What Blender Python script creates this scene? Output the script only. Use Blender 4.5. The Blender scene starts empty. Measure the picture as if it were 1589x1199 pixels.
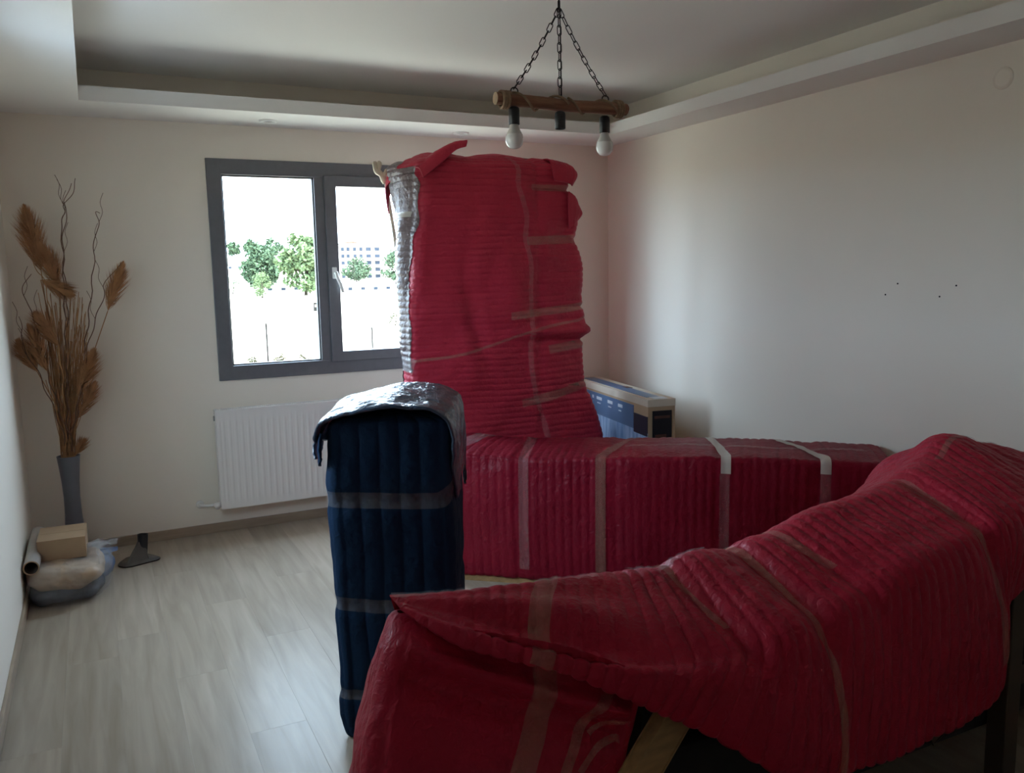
import bpy, bmesh, math, random
import numpy as np
from mathutils import Matrix, Vector

random.seed(4)
np.random.seed(4)
scene = bpy.context.scene
COL = scene.collection

# ------------------------------------------------------------------ camera
FPX = 1302.9                     # focal length in pixels of a 1589 px wide frame
cam_d = bpy.data.cameras.new('camera')
cam = bpy.data.objects.new('camera', cam_d)
COL.objects.link(cam)
RGT = Vector((0.8950471, -0.4455615, -0.0191206))
DWN = Vector((-0.0765166, -0.1111863, -0.9908495))
FWD = Vector((0.4393585, 0.8883201, -0.1336098))
m = Matrix.Identity(4)
for i in range(3):
    m[i][0] = RGT[i]; m[i][1] = -DWN[i]; m[i][2] = -FWD[i]
m[2][3] = 1.542
cam.matrix_world = m
cam_d.sensor_width = 36.0
cam_d.lens = FPX / 1589 * 36.0
cam_d.clip_start = 0.02
cam_d.clip_end = 2000
scene.camera = cam

# ------------------------------------------------------------------ world, sun, exposure
world = bpy.data.worlds.new('world'); scene.world = world
world.use_nodes = True
nt = world.node_tree; nt.nodes.clear()
wo = nt.nodes.new('ShaderNodeOutputWorld'); bg = nt.nodes.new('ShaderNodeBackground')
bg.inputs['Color'].default_value = (0.62, 0.80, 1.0, 1)
bg.inputs['Strength'].default_value = 5.0
nt.links.new(bg.outputs[0], wo.inputs[0])

sd = bpy.data.lights.new('sun', 'SUN'); sd.energy = 4.0; sd.angle = 0.01; sd.color = (1.0, 0.93, 0.82)
sun = bpy.data.objects.new('sun', sd); COL.objects.link(sun)
sun.rotation_euler = Vector((-0.40, 0.62, -0.75)).to_track_quat('-Z', 'Y').to_euler()
sun.location = (0, -10, 20)

pd = bpy.data.lights.new('window_portal', 'AREA'); pd.shape = 'RECTANGLE'; pd.size = 1.92; pd.size_y = 1.36
pd.cycles.is_portal = True
portal = bpy.data.objects.new('window_portal', pd); COL.objects.link(portal)
portal.location = (1.595, 5.40, 1.587); portal.rotation_euler = (-math.pi / 2, 0, 0)

pd2 = bpy.data.lights.new('side_window_portal', 'AREA'); pd2.shape = 'RECTANGLE'; pd2.size = 1.04; pd2.size_y = 0.84
pd2.cycles.is_portal = True
portal2 = bpy.data.objects.new('side_window_portal', pd2); COL.objects.link(portal2)
portal2.location = (-0.52, 3.15, 1.55); portal2.rotation_euler = (0, -math.pi / 2, 0)

vs_ = scene.view_settings
vs_.view_transform = 'Standard'; vs_.look = 'None'; vs_.gamma = 1.0; vs_.use_curve_mapping = False
vs_.exposure = 2.45
scene.cycles.max_bounces = 14
scene.cycles.diffuse_bounces = 12
scene.cycles.transparent_max_bounces = 24
scene.cycles.sample_clamp_indirect = 20.0
scene.cycles.caustics_reflective = False
scene.cycles.caustics_refractive = False

# ------------------------------------------------------------------ materials
MATS = {}
def new_mat(name):
    mt = bpy.data.materials.new(name); mt.use_nodes = True
    MATS[name] = mt
    n = mt.node_tree.nodes; p = n['Principled BSDF']
    return mt, mt.node_tree, p

def simple(name, col, rough=0.6, metal=0.0, noise=0.0, nscale=8.0, bump=0.0, bscale=40.0, coat=0.0, coat_rough=0.2, spec=0.5, stretch=None, col2=None):
    mt, t, p = new_mat(name)
    p.inputs['Base Color'].default_value = (*col, 1)
    p.inputs['Roughness'].default_value = rough
    p.inputs['Metallic'].default_value = metal
    p.inputs['Specular IOR Level'].default_value = spec
    p.inputs['Coat Weight'].default_value = coat
    p.inputs['Coat Roughness'].default_value = coat_rough
    tc = t.nodes.new('ShaderNodeTexCoord'); mp = t.nodes.new('ShaderNodeMapping')
    t.links.new(tc.outputs['Object'], mp.inputs[0])
    if stretch: mp.inputs['Scale'].default_value = stretch
    if noise > 0 or col2:
        nz = t.nodes.new('ShaderNodeTexNoise'); nz.inputs['Scale'].default_value = nscale; nz.inputs['Detail'].default_value = 4
        t.links.new(mp.outputs[0], nz.inputs[0])
        mx = t.nodes.new('ShaderNodeMix'); mx.data_type = 'RGBA'
        c2 = col2 if col2 else tuple(c * (1 - noise) for c in col)
        mx.inputs[6].default_value = (*col, 1); mx.inputs[7].default_value = (*c2, 1)
        rp = t.nodes.new('ShaderNodeMapRange'); rp.inputs[1].default_value = 0.3; rp.inputs[2].default_value = 0.7
        t.links.new(nz.outputs[0], rp.inputs[0]); t.links.new(rp.outputs[0], mx.inputs[0])
        t.links.new(mx.outputs[2], p.inputs['Base Color'])
    if bump > 0:
        nb = t.nodes.new('ShaderNodeTexNoise'); nb.inputs['Scale'].default_value = bscale; nb.inputs['Detail'].default_value = 5
        t.links.new(mp.outputs[0], nb.inputs[0])
        b = t.nodes.new('ShaderNodeBump'); b.inputs['Strength'].default_value = bump; b.inputs['Distance'].default_value = 0.01
        t.links.new(nb.outputs[0], b.inputs['Height']); t.links.new(b.outputs[0], p.inputs['Normal'])
        t.links.new(b.outputs[0], p.inputs['Coat Normal'])
    return mt

def quilt(name, col, rough, coat, coat_rough, bump=0.55):
    """padded moving blanket under a skin of crinkled stretch film"""
    mt, t, p = new_mat(name)
    p.inputs['Roughness'].default_value = rough
    p.inputs['Coat Weight'].default_value = coat
    p.inputs['Coat Roughness'].default_value = coat_rough
    p.inputs['Specular IOR Level'].default_value = 0.14
    tc = t.nodes.new('ShaderNodeTexCoord')
    n1 = t.nodes.new('ShaderNodeTexNoise'); n1.inputs['Scale'].default_value = 5; n1.inputs['Detail'].default_value = 3
    t.links.new(tc.outputs['Object'], n1.inputs[0])
    mx = t.nodes.new('ShaderNodeMix'); mx.data_type = 'RGBA'
    mx.inputs[6].default_value = (*[c * 0.8 for c in col], 1); mx.inputs[7].default_value = (*[min(1, c * 1.15) for c in col], 1)
    t.links.new(n1.outputs[0], mx.inputs[0]); t.links.new(mx.outputs[2], p.inputs['Base Color'])
    n2 = t.nodes.new('ShaderNodeTexNoise'); n2.inputs['Scale'].default_value = 55; n2.inputs['Detail'].default_value = 3; n2.inputs['Distortion'].default_value = 0.8
    v2 = t.nodes.new('ShaderNodeTexVoronoi'); v2.inputs['Scale'].default_value = 38
    t.links.new(tc.outputs['Object'], n2.inputs[0]); t.links.new(tc.outputs['Object'], v2.inputs[0])
    ad = t.nodes.new('ShaderNodeMath'); ad.operation = 'MULTIPLY_ADD'; ad.inputs[1].default_value = 0.6
    t.links.new(v2.outputs['Distance'], ad.inputs[0]); t.links.new(n2.outputs[0], ad.inputs[2])
    b = t.nodes.new('ShaderNodeBump'); b.inputs['Strength'].default_value = bump; b.inputs['Distance'].default_value = 0.006
    t.links.new(ad.outputs[0], b.inputs['Height'])
    t.links.new(b.outputs[0], p.inputs['Normal']); t.links.new(b.outputs[0], p.inputs['Coat Normal'])
    return mt

def film(name, col, alpha, rough=0.15, bump=0.4, bscale=30):
    """thin clear plastic: tape, stretch film, window glass"""
    mt = bpy.data.materials.new(name); mt.use_nodes = True; MATS[name] = mt
    t = mt.node_tree; t.nodes.clear()
    out = t.nodes.new('ShaderNodeOutputMaterial'); tr = t.nodes.new('ShaderNodeBsdfTransparent'); pr = t.nodes.new('ShaderNodeBsdfPrincipled')
    mix = t.nodes.new('ShaderNodeMixShader'); mix.inputs[0].default_value = alpha
    pr.inputs['Base Color'].default_value = (*col, 1); pr.inputs['Roughness'].default_value = rough
    if bump:
        tc = t.nodes.new('ShaderNodeTexCoord'); nz = t.nodes.new('ShaderNodeTexNoise'); nz.inputs['Scale'].default_value = bscale; nz.inputs['Detail'].default_value = 4
        b = t.nodes.new('ShaderNodeBump'); b.inputs['Strength'].default_value = bump; b.inputs['Distance'].default_value = 0.01
        t.links.new(tc.outputs['Object'], nz.inputs[0]); t.links.new(nz.outputs[0], b.inputs['Height']); t.links.new(b.outputs[0], pr.inputs['Normal'])
    t.links.new(tr.outputs[0], mix.inputs[1]); t.links.new(pr.outputs[0], mix.inputs[2]); t.links.new(mix.outputs[0], out.inputs[0])
    return mt

def glass_mat():
    mt = bpy.data.materials.new('window_glass'); mt.use_nodes = True; MATS['glass'] = mt
    t = mt.node_tree; t.nodes.clear()
    out = t.nodes.new('ShaderNodeOutputMaterial'); tr = t.nodes.new('ShaderNodeBsdfTransparent'); gl = t.nodes.new('ShaderNodeBsdfGlossy')
    tr.inputs[0].default_value = (0.95, 0.97, 0.97, 1); gl.inputs['Roughness'].default_value = 0.02
    mix = t.nodes.new('ShaderNodeMixShader'); mix.inputs[0].default_value = 0.05
    t.links.new(tr.outputs[0], mix.inputs[1]); t.links.new(gl.outputs[0], mix.inputs[2]); t.links.new(mix.outputs[0], out.inputs[0])

def plank_mat():
    mt, t, p = new_mat('laminate')
    tc = t.nodes.new('ShaderNodeTexCoord'); oi = t.nodes.new('ShaderNodeObjectInfo')
    mp = t.nodes.new('ShaderNodeMapping'); mp.inputs['Scale'].default_value = (14, 1.1, 1)
    cb = t.nodes.new('ShaderNodeCombineXYZ'); ml = t.nodes.new('ShaderNodeMath'); ml.operation = 'MULTIPLY'; ml.inputs[1].default_value = 37
    t.links.new(oi.outputs['Random'], ml.inputs[0]); t.links.new(ml.outputs[0], cb.inputs[0]); t.links.new(ml.outputs[0], cb.inputs[2])
    t.links.new(cb.outputs[0], mp.inputs['Location']); t.links.new(tc.outputs['Object'], mp.inputs[0])
    nz = t.nodes.new('ShaderNodeTexNoise'); nz.inputs['Scale'].default_value = 1.6; nz.inputs['Detail'].default_value = 6; nz.inputs['Distortion'].default_value = 0.5
    t.links.new(mp.outputs[0], nz.inputs[0])
    cr = t.nodes.new('ShaderNodeValToRGB')
    cr.color_ramp.elements[0].position = 0.25; cr.color_ramp.elements[0].color = (0.315, 0.26, 0.20, 1)
    cr.color_ramp.elements[1].position = 0.75; cr.color_ramp.elements[1].color = (0.45, 0.385, 0.315, 1)
    t.links.new(nz.outputs[0], cr.inputs[0])
    hs = t.nodes.new('ShaderNodeHueSaturation')
    mr = t.nodes.new('ShaderNodeMapRange'); mr.inputs[3].default_value = 0.92; mr.inputs[4].default_value = 1.07
    t.links.new(oi.outputs['Random'], mr.inputs[0]); t.links.new(mr.outputs[0], hs.inputs['Value']); t.links.new(cr.outputs[0], hs.inputs['Color'])
    t.links.new(hs.outputs[0], p.inputs['Base Color'])
    p.inputs['Roughness'].default_value = 0.30
    p.inputs['Specular IOR Level'].default_value = 0.10
    b = t.nodes.new('ShaderNodeBump'); b.inputs['Strength'].default_value = 0.08; b.inputs['Distance'].default_value = 0.004
    t.links.new(nz.outputs[0], b.inputs['Height']); t.links.new(b.outputs[0], p.inputs['Normal'])

def foliage_mat(name, c1, c2):
    mt, t, p = new_mat(name)
    tc = t.nodes.new('ShaderNodeTexCoord'); nz = t.nodes.new('ShaderNodeTexNoise'); nz.inputs['Scale'].default_value = 1.2; nz.inputs['Detail'].default_value = 3
    t.links.new(tc.outputs['Object'], nz.inputs[0])
    mx = t.nodes.new('ShaderNodeMix'); mx.data_type = 'RGBA'; mx.inputs[6].default_value = (*c1, 1); mx.inputs[7].default_value = (*c2, 1)
    t.links.new(nz.outputs[0], mx.inputs[0]); t.links.new(mx.outputs[2], p.inputs['Base Color']); p.inputs['Roughness'].default_value = 0.9; p.inputs['Specular IOR Level'].default_value = 0.03

simple('wall_paint', (0.835, 0.78, 0.695), 0.85, noise=0.03, nscale=1.5, bump=0.05, bscale=120, spec=0.25)
simple('ceiling_paint', (0.79, 0.775, 0.75), 0.9, bump=0.03, bscale=90, spec=0.2)
simple('outside_render', (0.7, 0.68, 0.63), 0.9)
simple('baseboard', (0.38, 0.30, 0.22), 0.45, noise=0.2, nscale=6, stretch=(1, 1, 12))
simple('subfloor', (0.20, 0.15, 0.11), 0.9)
plank_mat(); glass_mat()
simple('anthracite', (0.15, 0.155, 0.17), 0.38, noise=0.1, nscale=30)
simple('gasket', (0.03, 0.03, 0.033), 0.6)
simple('white_enamel', (0.80, 0.79, 0.77), 0.3)
simple('grey_metal', (0.25, 0.25, 0.25), 0.5)  # plain mid grey for the convector and bleed plug
simple('handle_white', (0.75, 0.75, 0.73), 0.3)
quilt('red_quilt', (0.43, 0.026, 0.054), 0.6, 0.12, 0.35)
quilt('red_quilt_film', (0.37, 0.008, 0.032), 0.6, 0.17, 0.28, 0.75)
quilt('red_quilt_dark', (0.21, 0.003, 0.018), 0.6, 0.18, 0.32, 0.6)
quilt('grey_film', (0.17, 0.125, 0.125), 0.45, 0.35, 0.25, 0.9)
quilt('navy_quilt', (0.005, 0.022, 0.055), 0.85, 0.02, 0.4, 0.45)
quilt('navy_film', (0.03, 0.055, 0.095), 0.45, 0.8, 0.2, 0.9)
film('tape', (0.50, 0.41, 0.29), 0.21, 0.22, 0.5, 25)
film('clear_film', (0.8, 0.82, 0.85), 0.14, 0.10, 1.0, 40)
film('clear_tape', (0.70, 0.66, 0.62), 0.10, 0.2, 0.5, 25)
film('white_tape', (0.72, 0.68, 0.60), 0.62, 0.3, 0.3, 25)
simple('wood_log', (0.20, 0.085, 0.045), 0.7, col2=(0.33, 0.165, 0.085), nscale=5, stretch=(1.5, 10, 10), bump=0.6, bscale=14)
simple('wood_end', (0.42, 0.28, 0.17), 0.75, noise=0.3, nscale=20)
simple('rope', (0.36, 0.25, 0.15), 0.9, noise=0.35, nscale=60, bump=0.5, bscale=120)
simple('black_metal', (0.018, 0.016, 0.016), 0.45, metal=0.6)
simple('black_plastic', (0.012, 0.011, 0.013), 0.4)
simple('bulb_glass', (0.82, 0.81, 0.78), 0.18, coat=0.5, coat_rough=0.05)
simple('bulb_collar', (0.55, 0.53, 0.50), 0.35)
simple('bare_wood', (0.46, 0.28, 0.12), 0.55, noise=0.35, nscale=7, stretch=(1, 8, 8))
simple('dark_wood', (0.07, 0.045, 0.03), 0.55, noise=0.3, nscale=7)
simple('sofa_lining', (0.02, 0.017, 0.017), 0.9)
simple('cardboard', (0.42, 0.29, 0.18), 0.8, noise=0.08, nscale=14)
simple('cardboard_pale', (0.58, 0.50, 0.40), 0.75, noise=0.10, nscale=10)
simple('print_blue', (0.085, 0.16, 0.29), 0.35)
simple('print_dark', (0.025, 0.030, 0.045), 0.35)
simple('print_white', (0.62, 0.66, 0.72), 0.5)
simple('print_city', (0.10, 0.22, 0.44), 0.35, col2=(0.42, 0.55, 0.74), nscale=7, stretch=(1, 4, 0.8))
simple('print_brown', (0.11, 0.045, 0.03), 0.5, noise=0.3, nscale=30)
simple('print_label', (0.010, 0.010, 0.014), 0.4)
simple('vase_grey', (0.155, 0.165, 0.195), 0.35, noise=0.1, nscale=10)
simple('straw', (0.50, 0.27, 0.12), 0.85, noise=0.4, nscale=14)
simple('plume', (0.55, 0.29, 0.135), 0.95, noise=0.35, nscale=20)
simple('twig', (0.17, 0.085, 0.05), 0.8, noise=0.3, nscale=30)
simple('beige_cushion', (0.50, 0.37, 0.26), 0.8, noise=0.3, nscale=9, bump=0.6, bscale=14, coat=0.4, coat_rough=0.2)
simple('navy_cloth', (0.03, 0.042, 0.07), 0.7, noise=0.5, nscale=16, bump=0.6, bscale=24, coat=0.4, coat_rough=0.25)
simple('blue_cloth', (0.10, 0.17, 0.34), 0.7, noise=0.4, nscale=16, coat=0.4, coat_rough=0.25)
simple('tube_card', (0.45, 0.42, 0.39), 0.5, noise=0.2, nscale=10, coat=0.3)
simple('tube_inside', (0.10, 0.06, 0.04), 0.9)
simple('dusty_plastic', (0.13, 0.115, 0.10), 0.55, noise=0.4, nscale=12)
simple('cream_lacquer', (0.62, 0.52, 0.40), 0.5, noise=0.15, nscale=20)
simple('hole', (0.01, 0.008, 0.007), 0.9)
simple('dry_ground', (0.30, 0.255, 0.185), 0.95, col2=(0.42, 0.37, 0.29), nscale=0.08, spec=0.05)
foliage_mat('leaf_pale', (0.065, 0.095, 0.042), (0.105, 0.135, 0.065))
foliage_mat('leaf_dark', (0.036, 0.058, 0.034), (0.060, 0.085, 0.046))
foliage_mat('leaf_dry', (0.04, 0.040, 0.024), (0.065, 0.058, 0.036))
simple('bark', (0.035, 0.027, 0.02), 0.9, spec=0.05)
simple('facade', (0.50, 0.46, 0.40), 0.9, spec=0.05)
simple('facade_trim', (0.10, 0.085, 0.07), 0.9, spec=0.05)
simple('far_glass', (0.018, 0.024, 0.034), 0.6, spec=0.05)
simple('roof_tile', (0.10, 0.055, 0.04), 0.9, spec=0.05)
simple('iron', (0.012, 0.011, 0.010), 0.8, spec=0.05)
M = MATS

# ------------------------------------------------------------------ helpers
def tag(o, label=None, cat=None, group=None, kind=None):
    if label: o['label'] = label
    if cat: o['category'] = cat
    if group: o['group'] = group
    if kind: o['kind'] = kind
    return o

def thing(name, loc, label, cat, group=None, kind=None):
    o = bpy.data.objects.new(name, None); COL.objects.link(o)
    o.location = loc; o.empty_display_size = 0.1
    return tag(o, label, cat, group, kind)

WORLD_LOC = {}
def wloc(o):
    l = Vector(o.location)
    p = o.parent
    while p: l += Vector(p.location); p = p.parent
    return l

def mesh_obj(name, verts, faces, mat, parent=None, smooth=True, base=None):
    """verts are world coordinates; the object's origin goes to base (or its parent's)"""
    org = Vector(base) if base is not None else (wloc(parent) if parent else Vector((0, 0, 0)))
    V = np.asarray(verts, float) - np.array(org)
    me = bpy.data.meshes.new(name)
    me.from_pydata(V.tolist(), [], [tuple(f) for f in faces]); me.update()
    me.polygons.foreach_set('use_smooth', [smooth] * len(me.polygons))
    if mat: me.materials.append(M[mat] if isinstance(mat, str) else mat)
    o = bpy.data.objects.new(name, me); COL.objects.link(o)
    if parent:
        o.parent = parent; o.location = org - wloc(parent)
    else:
        o.location = org
    return o

class MB:
    def __init__(s): s.v = []; s.f = []
    def add(s, v, f):
        n = len(s.v); s.v += [tuple(map(float, p)) for p in v]; s.f += [tuple(i + n for i in q) for q in f]; return s
    def box(s, x0, x1, y0, y1, z0, z1, bev=0.0):
        if bev <= 0:
            v = [(x0,y0,z0),(x1,y0,z0),(x1,y1,z0),(x0,y1,z0),(x0,y0,z1),(x1,y0,z1),(x1,y1,z1),(x0,y1,z1)]
            return s.add(v, [(0,3,2,1),(4,5,6,7),(0,1,5,4),(1,2,6,5),(2,3,7,6),(3,0,4,7)])
        bm = bmesh.new(); bmesh.ops.create_cube(bm, size=1)
        for q in bm.verts: q.co = Vector(((x0+x1)/2 + q.co.x*(x1-x0), (y0+y1)/2 + q.co.y*(y1-y0), (z0+z1)/2 + q.co.z*(z1-z0)))
        bmesh.ops.bevel(bm, geom=bm.edges[:], offset=bev, segments=2, affect='EDGES', profile=0.6)
        bm.verts.ensure_lookup_table()
        s.add([q.co[:] for q in bm.verts], [[q.index for q in f.verts] for f in bm.faces]); bm.free(); return s
    def tube(s, pts, r, n=8, caps=True):
        pts = [Vector(p) for p in pts]; rr = r if hasattr(r, '__len__') else [r] * len(pts)
        up = Vector((0.13, 0.2, 1)).normalized(); V = []; F = []
        prev = None
        for i, p in enumerate(pts):
            d = (pts[min(i+1, len(pts)-1)] - pts[max(i-1, 0)]).normalized()
            a = prev if prev is not None else (up if abs(d.dot(up)) < 0.95 else Vector((1, 0, 0)))
            a = (a - d * a.dot(d)).normalized(); prev = a; b = d.cross(a)
            for k in range(n):
                t = 2 * math.pi * k / n; V.append(p + (a * math.cos(t) + b * math.sin(t)) * rr[i])
        for i in range(len(pts) - 1):
            for k in range(n): F.append((i*n+k, i*n+(k+1) % n, (i+1)*n+(k+1) % n, (i+1)*n+k))
        if caps: F.append(tuple(range(n-1, -1, -1))); F.append(tuple((len(pts)-1)*n + k for k in range(n)))
        return s.add(V, F)
    def lathe(s, prof, c=(0, 0, 0), n=24, axis='z'):
        V = []; F = []
        for r, z in prof:
            for k in range(n):
                t = 2*math.pi*k/n; q = (r*math.cos(t), r*math.sin(t), z)
                if axis == 'x': q = (z, q[0], q[1])
                if axis == 'y': q = (q[0], z, q[1])
                V.append((c[0]+q[0], c[1]+q[1], c[2]+q[2]))
        for i in range(len(prof)-1):
            for k in range(n): F.append((i*n+k, i*n+(k+1) % n, (i+1)*n+(k+1) % n, (i+1)*n+k))
        return s.add(V, F)
    def prism(s, poly, d):
        """polygon of 3D points extruded by vector d"""
        n = len(poly); V = [tuple(p) for p in poly] + [tuple(Vector(p) + Vector(d)) for p in poly]
        F = [tuple(range(n-1, -1, -1)), tuple(range(n, 2*n))] + [(i, (i+1) % n, n+(i+1) % n, n+i) for i in range(n)]
        return s.add(V, F)
    def out(s, name, mat, parent=None, smooth=False, base=None):
        return mesh_obj(name, s.v, s.f, mat, parent, smooth, base)

def spline(pts, n):
    P = np.array(pts, float); k = len(P); u = np.linspace(0, k-1, n)
    return [tuple(x) for x in crom(P, u)]

def crom(P, u, tens=0.5):
    """Catmull-Rom through P (k, ...) at parameters u"""
    k = len(P); i = np.clip(np.floor(u).astype(int), 0, k-2); t = u - i
    p0 = P[np.clip(i-1, 0, k-1)]; p1 = P[i]; p2 = P[i+1]; p3 = P[np.clip(i+2, 0, k-1)]
    t = t.reshape(t.shape + (1,) * (P.ndim - 1))
    m1 = (p2-p0)*tens; m2 = (p3-p1)*tens
    return (2*t**3-3*t**2+1)*p1 + (t**3-2*t**2+t)*m1 + (-2*t**3+3*t**2)*p2 + (t**3-t**2)*m2

def vnoise(P, seed=0):
    """smooth value noise in [-1,1] at points P (...,3)"""
    Pi = np.floor(P).astype(np.int64); Pf = P - Pi; Pf = Pf*Pf*(3-2*Pf)
    def h(i, j, k):
        n = (i*374761393 + j*668265263 + k*2147483647 + seed*1274126177) & 0xffffffff
        n = ((n ^ (n >> 13)) * 1274126177) & 0xffffffff
        return ((n ^ (n >> 16)) & 0xffff) / 32767.5 - 1
    r = 0
    for a in (0, 1):
        for b in (0, 1):
            for c in (0, 1):
                w = (Pf[..., 0] if a else 1-Pf[..., 0]) * (Pf[..., 1] if b else 1-Pf[..., 1]) * (Pf[..., 2] if c else 1-Pf[..., 2])
                r = r + w * h(Pi[..., 0]+a, Pi[..., 1]+b, Pi[..., 2]+c)
    return r

def pillow(s):
    return np.sqrt(np.abs(np.sin(np.pi * s)) + 1e-4) - 0.62

class Surf:
    """parametric wrapped surface: base(u,v) -> points; displaced by ribs, lumps and dents"""
    def __init__(s, rib=None, pitch=0.035, amp=0.004, lump=0.006, lscale=6.0, seed=1, extra=None, flip=False):
        s.rib, s.pitch, s.amp, s.lump, s.lscale, s.seed, s.extra, s.flip = rib, pitch, amp, lump, lscale, seed, extra, flip
        s.arc = None; s.fade = None
    def frame(s, u, v):
        e = 1e-3
        pu = s.base(np.clip(u+e, 0, s.U), v) - s.base(np.clip(u-e, 0, s.U), v)
        pv = s.base(u, v+e) - s.base(u, v-e)
        n = np.cross(pu, pv); l = np.linalg.norm(n, axis=-1, keepdims=True)
        n = n / np.maximum(l, 1e-12)
        return pu / (2*e), pv / (2*e), (-n if s.flip else n)
    def prep(s):
        if s.rib == 'u':
            uu = np.linspace(0, s.U, 1500); p = s.base(uu, np.full_like(uu, s.vref))
            s.arc = (uu, np.concatenate([[0], np.cumsum(np.linalg.norm(np.diff(p, axis=0), axis=1))]))
        elif s.rib == 'v':
            vv = np.linspace(0, s.V, 1500); p = s.base(np.full_like(vv, s.uref), vv)
            s.arc = (vv, np.concatenate([[0], np.cumsum(np.linalg.norm(np.diff(p, axis=0), axis=1))]))
    def at(s, u, v, off=0.0, full=False):
        u = np.asarray(u, float); v = np.asarray(v, float)
        if s.arc is None: s.prep()
        P = s.base(u, v); pu, pv, n = s.frame(u, v)
        d = np.zeros(P.shape[:-1])
        if s.rib:
            a = np.interp(u if s.rib == 'u' else np.mod(v, s.V) if s.closed else v, s.arc[0], s.arc[1]) / s.pitch
            a = a + 0.35*vnoise(P*2.2, s.seed+7)
            d = d + s.amp * pillow(a) * (0.65 + 0.35*vnoise(P*5, s.seed+3))
        if s.lump:
            d = d + s.lump * (vnoise(P*s.lscale, s.seed) + 0.5*vnoise(P*s.lscale*2.3, s.seed+1) + 0.22*vnoise(P*s.lscale*6, s.seed+2))
        if s.extra is not None: d = d + s.extra(u, v, P)
        if s.fade is not None: d = d * s.fade(u, v)
        Q = P + n * (d + off)[..., None]
        return (Q, pu, pv, n) if full else Q
    def build(s, name, mat, parent, us, vs, close=None):
        U, Vv = np.meshgrid(us, vs, indexing='ij'); P = s.at(U, Vv)
        nu, nv = P.shape[:2]; cl = s.closed if close is None else close
        F = []
        for i in range(nu-1):
            for j in range(nv if cl else nv-1):
                k = (j+1) % nv; q = (i*nv+j, i*nv+k, (i+1)*nv+k, (i+1)*nv+j)
                F.append(q[::-1] if s.flip else q)
        o = mesh_obj(name, P.reshape(-1, 3), F, mat, parent)
        return o
    def tape(s, name, path, width, mat, parent, n=60, off=0.003, across=5, ragged=0.0, straight=False):
        pa = np.array(path, float); tt = np.linspace(0, len(path)-1, n)
        uv = np.stack([np.interp(tt, range(len(pa)), pa[:, k]) for k in (0, 1)], 1) if straight else crom(pa, tt)
        P, pu, pv, nn = s.at(uv[:, 0], uv[:, 1], 0, True)
        tg = np.gradient(s.base(uv[:, 0], uv[:, 1]), axis=0); tg /= np.linalg.norm(tg, axis=1, keepdims=True)
        sd = np.cross(nn, tg)
        E_ = np.einsum('ij,ij->i', pu, pu); F_ = np.einsum('ij,ij->i', pu, pv); G_ = np.einsum('ij,ij->i', pv, pv)
        a = np.einsum('ij,ij->i', sd, pu); b = np.einsum('ij,ij->i', sd, pv); D = E_*G_ - F_*F_ + 1e-9
        du = (a*G_ - b*F_)/D; dv = (b*E_ - a*F_)/D
        V = []; F = []
        wig = np.cumsum(np.random.randn(n))*ragged
        for k in range(across):
            w = (k/(across-1) - 0.5) * width * (1 + wig)
            V.append(s.at(np.clip(uv[:, 0]+du*w, 0, s.U), uv[:, 1]+dv*w, off))
        V = np.stack(V, 1).reshape(-1, 3)
        for i in range(n-1):
            for k in range(across-1): F.append((i*across+k, i*across+k+1, (i+1)*across+k+1, (i+1)*across+k))
        return mesh_obj(name, V, F, mat, parent)

class Stack(Surf):
    """rows of four 3D corners (front-left, front-right, back-right, back-left), rounded by r, faces bulged by b"""
    closed = True
    def __init__(s, rows, **k):
        k.setdefault('flip', True); super().__init__(**k)
        s.C = np.array([r[0] for r in rows], float); s.r = np.array([r[1] for r in rows], float); s.b = np.array([r[2] for r in rows], float)
        s.U = len(rows)-1; s.V = 8.0; s.vref = 0.5; s.uref = s.U*0.4
    def base(s, u, v):
        u = np.asarray(u, float); v = np.mod(np.asarray(v, float), 8.0)
        u, v = np.broadcast_arrays(u, v); sh = u.shape; u = u.ravel(); v = v.ravel()
        C = crom(s.C, u); r = crom(s.r, u); b = crom(s.b, u)
        k = np.clip((v//2).astype(int), 0, 3); idx = np.arange(len(u))
        A = C[idx, k]; B = C[idx, (k+1) % 4]; N = C[idx, (k+2) % 4]
        cen = C.mean(axis=1)
        dAB = B-A; L = np.maximum(np.linalg.norm(dAB, axis=1, keepdims=True), 1e-6); dAB = dAB/L
        dBN = N-B; L2 = np.maximum(np.linalg.norm(dBN, axis=1, keepdims=True), 1e-6); dBN = dBN/L2
        rr = np.minimum(r[:, None], 0.49*np.minimum(L, L2)); rA = np.minimum(r[:, None], 0.49*L)
        t = (v - 2*k)[:, None]
        ts = np.clip(t, 0, 1); S = A + dAB*(rA + (L-2*rA)*ts)
        out = (A+B)/2 - cen; out = out - dAB*np.sum(out*dAB, axis=1, keepdims=True)
        out = out/np.maximum(np.linalg.norm(out, axis=1, keepdims=True), 1e-6)
        S = S + out*(b[:, None]*4*ts*(1-ts))
        tc = np.clip(t-1, 0, 1); p0 = B-dAB*rr; p2 = B+dBN*rr
        K = (1-tc)**2*p0 + 2*tc*(1-tc)*B + tc**2*p2
        return np.where(t <= 1, S, K).reshape(sh+(3,))
    def grid_v(s, ns=(30, 16, 24, 16), nc=6):
        v = []
        for k in range(4):
            v += list(2*k + np.arange(ns[k])/ns[k]); v += list(2*k+1 + np.arange(nc)/nc)
        return np.array(v)

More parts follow.
